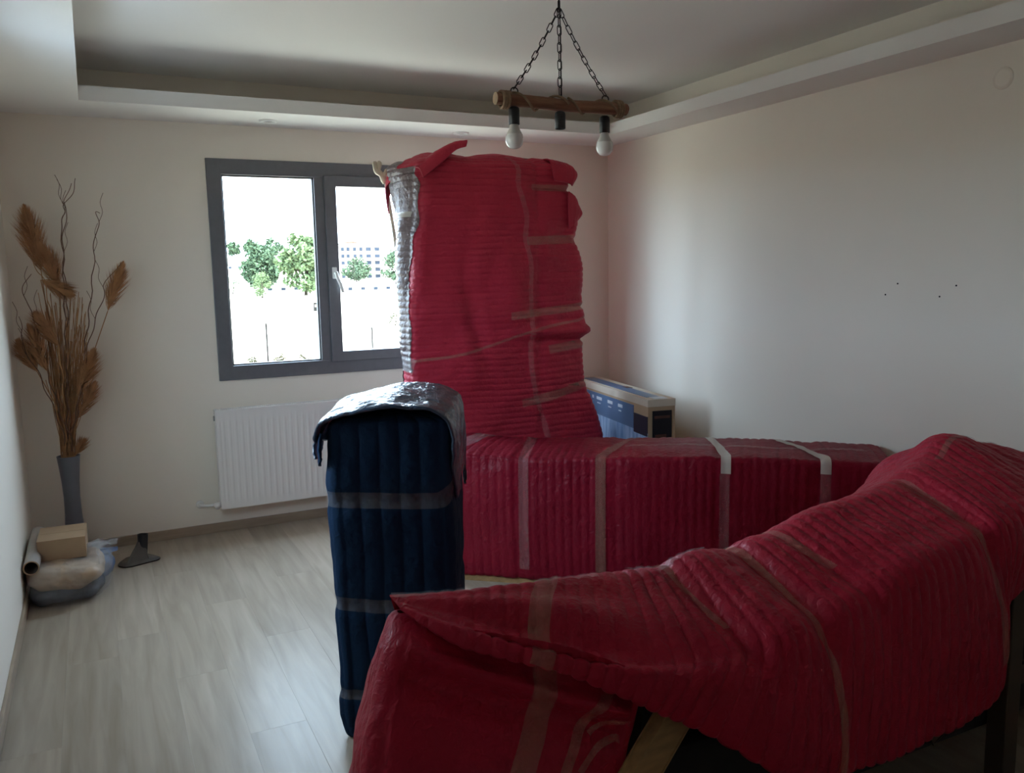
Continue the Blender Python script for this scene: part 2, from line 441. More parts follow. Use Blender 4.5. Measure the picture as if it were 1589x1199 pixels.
class Sheet(Surf):
    """Catmull-Rom control grid (n, m, 3)"""
    closed = False
    def __init__(s, ctrl, **k):
        super().__init__(**k); s.C = np.array(ctrl, float); s.U = s.C.shape[0]-1; s.V = s.C.shape[1]-1
        s.vref = s.V*0.5; s.uref = s.U*0.5
    def base(s, u, v):
        u, v = np.broadcast_arrays(np.asarray(u, float), np.asarray(v, float)); sh = u.shape; u = u.ravel(); v = v.ravel()
        A = crom(s.C, u)                                   # (N, m, 3)
        m_ = A.shape[1]; v = np.clip(v, 0, m_-1)
        j = np.clip(np.floor(v).astype(int), 0, m_-2); t = (v-j)[:, None]; idx = np.arange(len(u))
        p0 = A[idx, np.clip(j-1, 0, m_-1)]; p1 = A[idx, j]; p2 = A[idx, j+1]; p3 = A[idx, np.clip(j+2, 0, m_-1)]
        m1 = (p2-p0)*0.5; m2 = (p3-p1)*0.5
        R = (2*t**3-3*t**2+1)*p1 + (t**3-2*t**2+t)*m1 + (-2*t**3+3*t**2)*p2 + (t**3-t**2)*m2
        return R.reshape(sh+(3,))

def gauss(x, c, w): return np.exp(-((x-c)/w)**2)

# ------------------------------------------------------------------ room shell
XL, XR, YB, YF = -0.398, 3.436, 5.30, -1.40
ZC, ZS = 2.69, 2.437
def struct(o): o['kind'] = 'structure'; return o

fl = struct(MB().box(XL-0.2, XR+0.2, YF-0.2, YB+0.25, -0.25, -0.009).out('floor', 'subfloor'))
# laminate planks
pw, pl = 0.192, 1.285
meshes = {}
x = XL; ci = 0
starts = [0.55, 0.12, 0.9, 0.38, 0.72, 0.2]
while x < XR - 1e-3:
    w = min(pw, XR - x)
    y = YF - starts[ci % 6]*pl + (0.11 if ci % 2 else 0)
    while y < YB - 1e-3:
        y0 = max(y, YF); y1 = min(y + pl, YB)
        if y1 - y0 > 0.03:
            key = (round(w, 3), round(y1-y0, 3))
            if key not in meshes:
                o = MB().box(0.0001, w-0.0001, 0.0001, y1-y0-0.0001, -0.009, 0, 0.0005).out('plank', 'laminate', fl)
                meshes[key] = o.data
            else:
                o = bpy.data.objects.new('plank', meshes[key]); COL.objects.link(o); o.parent = fl
            o.location = (x, y0, 0)
        y += pl
    x += pw; ci += 1

WX0, WX1, WZ0, WZ1 = 0.649, 2.54, 0.93, 2.243
wb = MB()
wb.box(XL-0.2, WX0, YB, YB+0.25, -0.25, 2.95).box(WX1, XR+0.2, YB, YB+0.25, -0.25, 2.95)
wb.box(WX0, WX1, YB, YB+0.25, -0.25, WZ0).box(WX0, WX1, YB, YB+0.25, WZ1, 2.95)
wall_back = struct(wb.out('wall_back', 'wall_paint'))
SY0, SY1, SZ0, SZ1 = 2.80, 3.55, 1.05, 2.05
wl = MB().box(XL-0.2, XL, YF-0.2, SY0, -0.25, 2.95).box(XL-0.2, XL, SY1, YB+0.01, -0.25, 2.95)
wl.box(XL-0.2, XL, SY0, SY1, -0.25, SZ0).box(XL-0.2, XL, SY0, SY1, SZ1, 2.95)
wall_left = struct(wl.out('wall_left', 'wall_paint'))
wall_right = struct(MB().box(XR, XR+0.2, YF-0.2, YB+0.01, -0.25, 2.95).out('wall_right', 'wall_paint'))
struct(MB().box(XL-0.2, XR+0.2, YF-0.2, YF, -0.25, 2.95).out('wall_front', 'wall_paint'))
struct(MB().box(XL-0.2, XR+0.2, YF-0.2, YB+0.25, ZC, 2.95).out('ceiling', 'ceiling_paint'))

# dropped plasterboard border with an upstanding lip and an open light cove behind it
IX0, IX1, IY0, IY1 = 0.014, 3.148, -0.95, 4.83
tr = MB()
for (a0, a1, b0, b1) in ((XL, XR, IY1, YB), (XL, XR, YF, IY0), (XL, IX0, IY0, IY1), (IX1, XR, IY0, IY1)):
    tr.box(a0, a1, b0, b1, ZS, ZS+0.013)
for (a0, a1, b0, b1) in ((IX0-0.013, IX1+0.013, IY1, IY1+0.013), (IX0-0.013, IX1+0.013, IY0-0.013, IY0), (IX0-0.013, IX0, IY0, IY1), (IX1, IX1+0.013, IY0, IY1)):
    tr.box(a0, a1, b0, b1, ZS+0.0125, ZS+0.073)
struct(tr.out('trim_1', 'ceiling_paint'))

bh = 0.058
struct(MB().box(XL, XR, YB-0.014, YB, 0, bh, 0.003).out('baseboard_back', 'baseboard'))
struct(MB().box(XL, XL+0.014, YF, YB-0.014, 0, bh, 0.003).out('baseboard_left', 'baseboard'))
struct(MB().box(XR-0.014, XR, YF, YB-0.014, 0, bh, 0.003).out('baseboard_right', 'baseboard'))

# screw holes left in the right wall
for (hy, hz) in ((2.786, 1.458), (2.853, 1.405), (2.561, 1.400), (2.481, 1.450)):
    MB().lathe([(0.0001, -0.0012), (0.0042, -0.0012), (0.0045, 0.004)], (XR, hy, hz), 10, 'x').out('screw_hole', 'hole', wall_right)

# ------------------------------------------------------------------ window
win = struct(thing('window_1', (1.34, YB, WZ0), None, None))
fy0, fy1 = YB-0.012, YB+0.07
g = MB()
g.box(WX0, WX0+0.085, fy0, fy1, WZ0, WZ1, 0.004).box(WX1-0.085, WX1, fy0, fy1, WZ0, WZ1, 0.004)
g.box(WX0+0.08, WX1-0.08, fy0, fy1, WZ1-0.092, WZ1, 0.004).box(WX0+0.08, WX1-0.08, fy0, fy1, WZ0, WZ0+0.088, 0.004)
g.out('outer_frame', 'anthracite', win)
for mx0 in (1.277, 1.955): MB().box(mx0, mx0+0.068, fy0+0.003, fy1, WZ0+0.08, WZ1-0.085, 0.004).out('mullion', 'anthracite', win)
# opening sash on the right
sx0, sx1, sz0, sz1 = 1.338, 1.962, WZ0+0.075, WZ1-0.08
g = MB()
g.box(sx0, 1.411, fy0-0.016, fy1-0.02, sz0, sz1, 0.005).box(1.888, sx1, fy0-0.016, fy1-0.02, sz0, sz1, 0.005)
g.box(1.405, 1.895, fy0-0.016, fy1-0.02, 2.098, sz1, 0.005).box(1.405, 1.895, fy0-0.016, fy1-0.02, sz0, 1.070, 0.005)
sash = g.out('opening_sash', 'anthracite', win)
MB().box(1.405, 1.895, fy0+0.018, fy0+0.024, 1.064, 2.104).out('pane', 'glass', win)
MB().box(2.015, WX1-0.08, fy0+0.028, fy0+0.034, WZ0+0.083, WZ1-0.087).out('pane', 'glass', win)
MB().box(WX0+0.08, 1.285, fy0+0.028, fy0+0.034, WZ0+0.083, WZ1-0.087).out('pane', 'glass', win)
g = MB()
for (a0, a1, c0, c1) in ((0.734, 0.742, 1.018, 2.151), (1.269, 1.277, 1.018, 2.151), (0.734, 1.277, 1.018, 1.026), (0.734, 1.277, 2.143, 2.151)):
    g.box(a0, a1, fy0+0.016, fy0+0.05, c0, c1)
g.out('gasket', 'gasket', win)
hz = 1.565
h = MB().box(1.361, 1.392, fy0-0.028, fy0-0.015, hz-0.036, hz+0.036, 0.006)
h.tube([(1.376, fy0-0.02, hz), (1.376, fy0-0.06, hz)], 0.009, 10)
h.tube(spline([(1.376, fy0-0.06, hz+0.006), (1.384, fy0-0.062, hz-0.03), (1.402, fy0-0.06, hz-0.075), (1.416, fy0-0.058, hz-0.122)], 10), [0.011]*7+[0.0105, 0.010, 0.008], 10)
h.out('handle', 'handle_white', sash, True)
MB().box(WX0-0.03, WX1+0.03, YB+0.07, YB+0.32, WZ0-0.05, WZ0+0.004, 0.004).out('outer_sill', 'facade_trim', win)

# unseen left-wall window, added to bring the side daylight the lighting implies
win2 = struct(thing('window_2', (XL, (SY0+SY1)/2, SZ0), None, None))
g = MB()
for (a0, a1, c0, c1) in ((SY0, SY0+0.07, SZ0, SZ1), (SY1-0.07, SY1, SZ0, SZ1), (SY0+0.06, SY1-0.06, SZ1-0.07, SZ1), (SY0+0.06, SY1-0.06, SZ0, SZ0+0.07)):
    g.box(XL-0.07, XL+0.012, a0, a1, c0, c1, 0.004)
g.out('outer_frame', 'anthracite', win2)
MB().box(XL-0.03, XL-0.024, SY0+0.065, SY1-0.065, SZ0+0.065, SZ1-0.065).out('pane', 'glass', win2)

# ------------------------------------------------------------------ radiator under the window
rad = thing('radiator', (1.2, 5.2, 0.0), 'white steel panel radiator mounted under the window', 'radiator')
RX0, RX1, RZ0, RZ1, RY = 0.604, 1.80, 0.163, 0.760, 5.195
# front plate with vertical flutes
nx = 33; xs = np.linspace(RX0, RX1, nx*8+1); prof = []
ph = (xs-RX0)/(RX1-RX0)*nx
fl_ = np.clip(np.abs((ph % 1)-0.5)*2, 0, 1); dep = np.where(fl_ > 0.62, 0.0, 1.0) * 0.003
dep[ph < 0.6] = 0; dep[ph > nx-0.6] = 0
zr = [RZ0, RZ0+0.045, RZ0+0.062, RZ1-0.075, RZ1-0.058, RZ1]
V = []; F = []
for i, z in enumerate(zr):
    for j, xx in enumerate(xs): V.append((xx, RY + (dep[j] if i in (2, 3) else 0.0), z))
for i in range(len(zr)-1):
    for j in range(len(xs)-1): F.append((i*len(xs)+j, i*len(xs)+j+1, (i+1)*len(xs)+j+1, (i+1)*len(xs)+j))
mesh_obj('front_panel', V, F, 'white_enamel', rad)
MB().box(RX0-0.004, RX0+0.002, RY-0.002, RY+0.075, RZ0+0.01, RZ1+0.006, 0.002).out('side_cover', 'white_enamel', rad)
MB().box(RX1-0.002, RX1+0.004, RY-0.002, RY+0.075, RZ0+0.01, RZ1+0.006, 0.002).out('side_cover', 'white_enamel', rad)
MB().box(RX0, RX1, RY+0.065, RY+0.072, RZ0, RZ1, 0.002).out('rear_panel', 'white_enamel', rad)
gt = MB().box(RX0, RX1, RY-0.003, RY+0.006, RZ1-0.002, RZ1+0.008, 0.002).box(RX0, RX1, RY+0.066, RY+0.075, RZ1-0.002, RZ1+0.008, 0.002)
for k in range(96):
    xx = RX0 + 0.015 + k*(RX1-RX0-0.03)/95; gt.box(xx-0.0035, xx+0.0035, RY+0.004, RY+0.068, RZ1+0.001, RZ1+0.006)
gt.out('top_grille', 'white_enamel', rad)
MB().box(RX0+0.002, RX1-0.002, RY+0.012, RY+0.062, RZ0+0.03, RZ1-0.02).out('convector', 'grey_metal', rad)
MB().box(RX0-0.012, RX0-0.003, RY+0.03, RY+0.05, RZ1-0.06, RZ1-0.03, 0.003).out('bleed_plug', 'grey_metal', rad)
for bx_ in (0.85, 1.55): MB().box(bx_-0.02, bx_+0.02, RY+0.072, YB-0.001, RZ0+0.05, RZ1-0.05).out('wall_bracket', 'white_enamel', rad)
vl = MB().tube([(RX0-0.003, RY+0.04, 0.19), (0.572, RY+0.04, 0.188)], 0.011, 10).tube([(0.578, RY+0.04, 0.188), (0.578, RY-0.012, 0.188)], [0.016, 0.017], 14)
vl.lathe([(0.0001, 0), (0.006, 0.0), (0.007, 0.004)], (0.578, RY-0.014, 0.188), 10, 'y')
vl.out('valve', 'white_enamel', rad, True)
MB().tube(spline([(0.572, RY+0.04, 0.188), (0.54, RY+0.042, 0.187), (0.495, RY+0.06, 0.187), (0.49, RY+0.08, 0.187), (0.49, YB-0.004, 0.187)], 12), 0.009, 10).out('pipe', 'white_enamel', rad, True)
MB().lathe([(0.010, 0), (0.024, 0.0), (0.022, -0.006), (0.010, -0.007)], (0.49, YB-0.0005, 0.187), 16, 'y').out('escutcheon', 'white_enamel', rad, True)

# ------------------------------------------------------------------ tall red wrapped bundle
tall = thing('wrapped_bundle', (2.15, 4.75, 0.0), 'tall bundle wrapped in red quilted blanket standing in front of the window', 'wrapped furniture')
TR = [  # z, FLx, FRx, BLx, r, bulge
    (0.00, 1.60, 2.84, 1.665, 0.06, 0.01), (0.30, 1.59, 2.87, 1.665, 0.07, 0.02), (0.53, 1.585, 2.85, 1.665, 0.07, 0.03), (0.74, 1.578, 2.775, 1.660, 0.07, 0.03),
    (0.87, 1.577, 2.732, 1.655, 0.07, 0.03), (1.08, 1.565, 2.715, 1.652, 0.07, 0.03), (1.28, 1.575, 2.733, 1.632, 0.07, 0.03), (1.40, 1.590, 2.728, 1.625, 0.08, 0.03),
    (1.60, 1.612, 2.720, 1.622, 0.08, 0.04), (1.74, 1.630, 2.680, 1.622, 0.08, 0.035), (1.88, 1.648, 2.705, 1.615, 0.08, 0.03), (2.04, 1.668, 2.625, 1.590, 0.08, 0.03),
    (2.12, 1.676, 2.645, 1.572, 0.08, 0.02), (2.165, 1.682, 2.64, 1.578, 0.07, 0.0)]
rows = []
for z, fl0, fr0, bl0, r, b in TR:
    rows.append(([(fl0, 4.45, z), (fr0, 4.45, z), (fr0+0.02, 4.78, z), (bl0, 4.80, z)], r, b))
for zz, ins in ((2.195, 0.04), (2.215, 0.09), (2.225, 0.13), (2.228, 0.16)):
    rows.append(([(1.675+ins, 4.45+ins, zz), (2.64-ins, 4.45+ins, zz), (2.66-ins, 4.78-ins, zz), (1.60+ins, 4.80-ins, zz)], 0.09, 0))
def tall_x(u, v, P):
    front = np.where(v < 1.3, 1.0, 0.0); z = P[..., 2]; x = P[..., 0]
    d = 0.0
    for zc, w, a in ((2.035, 0.018, 0.014), (1.735, 0.02, 0.012), (1.33, 0.018, 0.014), (1.13, 0.016, 0.02), (0.80, 0.02, 0.01)):
        d = d - a*gauss(z, zc, w)*np.clip((x-2.2)/0.4, 0, 1)
    d = d + 0.045*gauss(z, 1.19, 0.032)*np.clip((x-2.15)/0.25, 0, 1)          # rolled fold on the right
    d = d + 0.028*gauss(z, 1.24+0.10*(2.7-x), 0.06)*gauss(x, 1.95, 0.30)*front
    d = d - 0.022*gauss(x, 2.02+0.1*np.sin(z*3), 0.05)*gauss(z, 1.25, 0.35)*front
    d = d - 0.010*gauss(x, 2.39, 0.02)*front
    d = d + 0.014*gauss(x, 2.2, 0.12)*gauss(z, 1.45, 0.2)*front
    return d
TS = Stack(rows, rib='u', pitch=0.036, amp=0.0080, lump=0.012, lscale=5.0, seed=11, extra=tall_x)
us = np.linspace(0, TS.U, 720)
TS.build('blanket', 'red_quilt', tall, us, TS.grid_v((44, 16, 16, 18), 8))
for vz in (0.66,):
    TS.tape('vertical_tape', [(1.2, vz+0.03), (4, vz+0.02), (8, vz), (11, vz-0.03), (13.2, vz-0.05), (14.5, vz-0.06)], 0.034, 'clear_tape', tall, 160)
TS.tape('tape', [(11.0, 1.5), (11.0, 1.1), (11.0, 0.85), (11.0, 0.75)], 0.035, 'tape', tall, 40)
TS.tape('tape', [(9.0, 1.6), (9.0, 1.1), (8.95, 0.85), (8.9, 0.66)], 0.05, 'tape', tall, 40)
TS.tape('tape', [(6.45, 1.6), (6.45, 1.1), (6.3, 0.85), (6.1, 0.52)], 0.045, 'tape', tall, 50)
TS.tape('tape', [(5.95, 1.6), (5.85, 1.1), (5.6, 0.7), (5.0, 0.2), (4.9, -0.4), (4.85, -0.9)], 0.016, 'tape', tall, 100)
TS.tape('tape', [(5.1, 1.6), (5.1, 1.1), (5.05, 0.9), (5.0, 0.8)], 0.05, 'tape', tall, 40)
TS.tape('tape', [(3.9, 1.6), (3.85, 1.1), (3.5, 0.82), (3.2, 0.58)], 0.05, 'tape', tall, 50)
# grey film on the left side, extended over the unseen back against red bounce
gs = []
for uu in np.linspace(3.6, 12.0, 60):
    a = 0.10 + 0.10*math.sin(uu*1.7) + 0.04*math.sin(uu*5.1)
    gs.append((uu, a))
class Sub: pass
ug = np.linspace(0.2, 13.6, 420); Vg = []; Fg = []
for i, uu in enumerate(ug):
    e0 = 4.2 + 0.05*math.sin(uu*2.3); e1 = (7.25 + 0.16*math.sin(uu*1.3+1) + 0.08*math.sin(uu*4.7)) if 4.6 < uu < 12.4 else 6.3
    vv = np.linspace(e0, e1, 44)
    Vg.append(TS.at(np.full(44, uu), vv, 0.005))
Vg = np.concatenate(Vg)
for i in range(len(ug)-1):
    for k in range(43): Fg.append((i*44+k, i*44+k+1, (i+1)*44+k+1, (i+1)*44+k))
tag(mesh_obj('film_panel', Vg, Fg, 'grey_film', tall), 'grey crinkled plastic film on the left side, extended over the unseen back')
TS.tape('film_seam', [(5.2, 6.2), (8, 6.25), (10, 6.2), (11.8, 6.15), (12.6, 6.2)], 0.022, 'clear_film', tall, 120, 0.008)
TS.tape('tape', [(10.0, 7.0), (10.0, 6.6), (10.0, 6.15)], 0.03, 'white_tape', tall, 30, 0.008)
TS.tape('tape', [(4.75, 7.6), (4.8, 7.2), (4.8, 6.8), (4.8, 6.2)], 0.09, 'clear_film', tall, 30, 0.008)
# loose blanket corners
def flap(name, quadpts, mat, parent, seed, rows_=4):
    c = np.array(quadpts, float)
    sh = Sheet(c, rib='u', pitch=0.034, amp=0.003, lump=0.003, lscale=9, seed=seed)
    o = sh.build(name, mat, parent, np.linspace(0, sh.U, 40), np.linspace(0, sh.V, 24))
    md = o.modifiers.new('thickness', 'SOLIDIFY'); md.thickness = 0.008; md.offset = 0
    return o
flap('corner_fold', [[(1.655, 4.54, 2.13), (1.66, 4.46, 2.125), (1.675, 4.43, 2.07)], [(1.77, 4.54, 2.215), (1.77, 4.44, 2.215), (1.775, 4.42, 2.15)], [(1.88, 4.52, 2.27), (1.88, 4.45, 2.268), (1.87, 4.43, 2.225)], [(1.955, 4.52, 2.285), (1.955, 4.46, 2.285), (1.94, 4.45, 2.25)]], 'red_quilt', tall, 21)
flap('corner_fold', [[(2.48, 4.60, 2.215), (2.48, 4.46, 2.20), (2.48, 4.425, 2.13), (2.49, 4.42, 2.08)], [(2.56, 4.60, 2.215), (2.57, 4.47, 2.19), (2.57, 4.425, 2.13), (2.57, 4.42, 2.07)], [(2.62, 4.60, 2.20), (2.635, 4.48, 2.175), (2.635, 4.44, 2.12), (2.61, 4.43, 2.06)], [(2.65, 4.6, 2.18), (2.675, 4.5, 2.15), (2.665, 4.46, 2.11), (2.625, 4.45, 2.055)]], 'red_quilt', tall, 22)
flap('corner_fold', [[(2.60, 4.44, 2.02), (2.59, 4.43, 1.93), (2.60, 4.44, 1.80)], [(2.655, 4.46, 1.99), (2.66, 4.45, 1.915), (2.645, 4.45, 1.83)], [(2.69, 4.49, 1.945), (2.715, 4.48, 1.895), (2.68, 4.48, 1.85)]], 'red_quilt', tall, 23)
flap('corner_fold', [[(1.63, 4.72, 2.16), (1.615, 4.80, 2.14), (1.62, 4.82, 2.05)], [(1.605, 4.73, 2.14), (1.585, 4.79, 2.10), (1.595, 4.81, 1.97)], [(1.59, 4.74, 2.08), (1.575, 4.79, 2.03), (1.59, 4.80, 1.90)]], 'red_quilt', tall, 24)
# cream carved edge showing past the blanket at the window corner
ce = MB()
ce.tube(spline([(1.685, 4.835, 0.9), (1.660, 4.835, 1.3), (1.640, 4.835, 1.7), (1.606, 4.835, 1.98), (1.592, 4.835, 2.09)], 24), 0.011, 8)
ce.tube(spline([(1.592, 4.835, 2.08), (1.568, 4.835, 2.125), (1.535, 4.835, 2.155), (1.526, 4.825, 2.20)], 14), [0.018, 0.02, 0.022, 0.02, 0.017, 0.016, 0.018, 0.02, 0.018, 0.016, 0.014, 0.015, 0.016, 0.007], 10)
ce.tube(spline([(1.544, 4.835, 2.145), (1.554, 4.825, 2.17), (1.552, 4.825, 2.203)], 8), [0.016, 0.014, 0.012, 0.011, 0.013, 0.014, 0.013, 0.006], 10)
ce.tube(spline([(1.577, 4.835, 2.11), (1.592, 4.825, 2.14), (1.597, 4.825, 2.16)], 8), [0.016, 0.015, 0.014, 0.013, 0.012, 0.011, 0.009, 0.005], 10)
tag(ce.out('carved_edge', 'cream_lacquer', tall, True), 'cream carved edge peeking past the blanket')

# ------------------------------------------------------------------ low long red parcel
low = thing('long_parcel', (2.45, 3.4, 0.0), 'long low box wrapped in red quilted blanket below the tall bundle', 'wrapped furniture')
FLp = Vector((1.50, 3.845, 0)); FRp = Vector((3.125, 2.495, 0)); dL = (FRp-FLp); LL = dL.length; e1 = dL/LL; e2 = Vector((-e1.y, e1.x, 0))
def low_row(s, z0, z1, d, r, b, sh=0.0, f0=0.0):
    p = FLp + e1*s + e2*f0
    # corners ring: front-top, back-top, back-bottom, front-bottom (looking along the length)
    return ([tuple(p + Vector((0, 0, z1))), tuple(p + e2*d + Vector((0, 0, z1+sh))), tuple(p + e2*d + Vector((0, 0, z0))), tuple(p + Vector((0, 0, z0)))], r, b)
rows = [low_row(-0.035, 0.27, 0.45, 0.12, 0.04, 0, 0, 0.2), low_row(-0.028, 0.15, 0.55, 0.32, 0.05, 0, 0, 0.1), low_row(-0.015, 0.06, 0.64, 0.48, 0.05, 0, 0, 0.02),
        low_row(0.02, 0.035, 0.665, 0.52, 0.035, 0.0), low_row(0.15, 0.03, 0.660, 0.52, 0.03, 0.008), low_row(0.45, 0.03, 0.650, 0.52, 0.03, 0.012),
        low_row(0.75, 0.03, 0.660, 0.52, 0.03, 0.008), low_row(1.1, 0.03, 0.672, 0.51, 0.03, 0.012), low_row(1.5, 0.03, 0.678, 0.50, 0.03, 0.01), low_row(1.9, 0.03, 0.678, 0.47, 0.03, 0.006),
        low_row(LL-0.03, 0.035, 0.672, 0.455, 0.03, 0.0), low_row(LL+0.0, 0.05, 0.65, 0.44, 0.04, 0, 0, 0.01), low_row(LL+0.012, 0.12, 0.57, 0.32, 0.05, 0, 0, 0.07), low_row(LL+0.015, 0.28, 0.42, 0.12, 0.04, 0, 0, 0.16)]
def low_x(u, v, P):
    s = (P[..., 0]-FLp.x)*e1.x + (P[..., 1]-FLp.y)*e1.y
    d = 0.0
    for sc in (0.40, 0.86, 1.36, 1.78): d = d - 0.007*gauss(s, sc, 0.035)
    d = d - 0.012*gauss(s, 0.27, 0.06)*np.where((v > 6.2) | (v < 0.3), 1, 0)*gauss(P[..., 2], 0.63, 0.03)
    return d
LS = Stack(rows, rib='u', pitch=0.042, amp=0.006, lump=0.008, lscale=5, seed=31, extra=low_x, flip=False)
LS.vref = 0.5
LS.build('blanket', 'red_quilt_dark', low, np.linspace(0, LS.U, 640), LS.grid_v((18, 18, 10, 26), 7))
def s2u(s):
    ss = [-0.035, -0.028, -0.015, 0.02, 0.15, 0.45, 0.75, 1.1, 1.5, 1.9, LL-0.03, LL, LL+0.012, LL+0.015]
    return float(np.interp(s, ss, range(len(ss))))
def ring_tape(s0, s1, w, mat, v0=6.05, v1=9.0, n=120):
    if v1 < 8: return LS.tape('tape', [(s2u(s0), v0), (s2u(s1), v1)], w, mat, low, n, 0.004, straight=True)
    LS.tape('tape', [(s2u(s0), v0), (s2u(s0), 7.0), (s2u(s0), 8.04), (s2u(s1), v1)], w, mat, low, n, 0.004, straight=True)
ring_tape(0.42, 0.37, 0.05, 'clear_tape')
ring_tape(0.80, 0.93, 0.05, 'tape')
ring_tape(1.38, 1.30, 0.045, 'white_tape', 6.93)
ring_tape(1.375, 1.375, 0.045, 'clear_tape', 6.3, 6.93)
ring_tape(1.80, 1.62, 0.045, 'white_tape', 6.95)
ring_tape(1.80, 1.80, 0.045, 'clear_tape', 6.5, 6.95)
ring_tape(0.02, 0.12, 0.10, 'clear_film', 6.9)
LS.tape('tape', [(s2u(0.9), 8.4), (s2u(1.2), 8.45), (s2u(1.6), 8.4), (s2u(2.0), 8.5)], 0.03, 'clear_film', low, 80, 0.004)
# bare pallet-like base board under the blanket
p = FLp + e1*0.05 + e2*0.02
MB().prism([tuple(p), tuple(p+e1*(LL-0.1)), tuple(p+e1*(LL-0.1)+e2*0.42), tuple(p+e2*0.46)], (0, 0, 0.05)).out('base_board', 'bare_wood', low)

# ------------------------------------------------------------------ navy parcel standing upright
blue = thing('upright_parcel', (0.95, 2.8, 0.0), 'upright parcel wrapped in a navy blue quilted blanket', 'wrapped furniture')
A = Vector((0.63, 2.62, 0)); b1 = Vector((0.896, -0.444, 0)); b2 = Vector((0.444, 0.896, 0))
def brow(z, s0, s1, t0, t1, r, b):
    q = lambda s, t: tuple(A + b1*s + b2*t + Vector((0, 0, z)))
    return ([q(s0, t0), q(s1, t0), q(s1, t1), q(s0, t1)], r, b)
BD = 0.52
rows = [brow(0.0, 0.03, 0.37, 0.02, BD-0.02, 0.04, 0), brow(0.02, 0.012, 0.39, 0.005, BD, 0.04, 0.0), brow(0.10, -0.003, 0.40, 0, BD, 0.045, 0.004), brow(0.25, 0.003, 0.40, 0, BD, 0.045, 0.006), brow(0.45, -0.008, 0.40, 0, BD, 0.05, 0.008),
        brow(0.65, -0.002, 0.40, 0, BD, 0.05, 0.006), brow(0.85, -0.012, 0.40, 0, BD, 0.05, 0.006), brow(1.0, -0.005, 0.40, 0, BD, 0.05, 0.004), brow(1.06, -0.002, 0.40, 0.0, BD, 0.045, 0.0),
        brow(1.085, 0.01, 0.39, 0.01, BD-0.01, 0.045, 0), brow(1.10, 0.05, 0.35, 0.05, BD-0.05, 0.05, 0), brow(1.105, 0.12, 0.28, 0.15, BD-0.15, 0.05, 0), brow(1.106, 0.18, 0.22, 0.22, BD-0.22, 0.01, 0)]
def blue_x(u, v, P):
    z = P[..., 2]
    return -0.007*gauss(z, 0.83, 0.03) - 0.007*gauss(z, 0.475, 0.03) - 0.006*gauss(z, 0.17, 0.02)
BS = Stack(rows, rib='v', pitch=0.064, amp=0.008, lump=0.006, lscale=6, seed=41, extra=blue_x)
BS.uref = 5.0
BS.build('blanket', 'navy_quilt', blue, np.linspace(0, BS.U, 260), BS.grid_v((110, 130, 60, 130), 14))
BS.tape('tape', [(5.85, 6.2), (5.9, 7.2), (5.9, 7.9), (5.88, 8.3), (5.85, 8.85), (5.9, 9.3), (6.2, 10.0), (6.9, 10.6)], 0.052, 'clear_tape', blue, 140, 0.004)
BS.tape('tape', [(4.1, 6.2), (4.15, 7.2), (4.15, 7.9), (4.1, 8.4), (4.05, 9.0), (4.0, 10.4)], 0.045, 'clear_tape', blue, 120, 0.004)
BS.tape('tape', [(2.45, 6.2), (2.5, 7.2), (2.5, 7.9), (2.5, 8.4), (2.5, 9.0), (2.5, 10.4)], 0.035, 'clear_tape', blue, 120, 0.004)
# film-wrapped lid folded over the top, open towards the front
q = lambda s, t, z: tuple(A + b1*s + b2*t + Vector((0, 0, z)))
lid = []
for s, zf, zb, t0 in ((-0.030, 1.02, 0.99, 0.03), (-0.033, 1.045, 1.04, -0.004), (-0.010, 1.092, 1.10, -0.012), (0.08, 1.116, 1.128, -0.016), (0.19, 1.135, 1.150, -0.014), (0.30, 1.128, 1.145, -0.012), (0.375, 1.105, 1.12, -0.012), (0.404, 1.06, 1.07, -0.002), (0.407, 0.95, 0.95, 0.015), (0.409, 0.82, 0.84, 0.06)):
    lid.append([q(s, t0, zf-0.006), q(s, t0+0.06, zf+(zb-zf)*0.3), q(s, 0.2, zb), q(s, 0.38, zb+0.002), q(s, BD, zb-0.03), q(s, BD+0.02, zb-0.10)])
lidS = Sheet(lid, rib='v', pitch=0.05, amp=0.004, lump=0.008, lscale=9, seed=51)
lo = lidS.build('folded_top', 'navy_film', blue, np.linspace(0, lidS.U, 110), np.linspace(0, lidS.V, 90))
md = lo.modifiers.new('thickness', 'SOLIDIFY'); md.thickness = 0.010; md.offset = 0
flap('loose_corner', [[q(-0.03, 0.03, 1.03), q(-0.034, 0.10, 1.03), q(-0.034, 0.16, 1.03)], [q(-0.045, 0.02, 1.00), q(-0.048, 0.09, 0.99), q(-0.045, 0.16, 0.99)], [q(-0.036, 0.0, 0.965), q(-0.045, 0.07, 0.955), q(-0.046, 0.15, 0.97)]], 'navy_film', blue, 52)
flap('loose_corner', [[q(-0.012, -0.008, 1.05), q(-0.02, 0.02, 1.05), q(-0.022, 0.05, 1.05)], [q(-0.018, -0.012, 1.0), q(-0.028, 0.015, 0.995), q(-0.03, 0.05, 0.99)], [q(-0.016, -0.01, 0.965), q(-0.026, 0.01, 0.945), q(-0.028, 0.03, 0.935)]], 'navy_quilt', blue, 53)

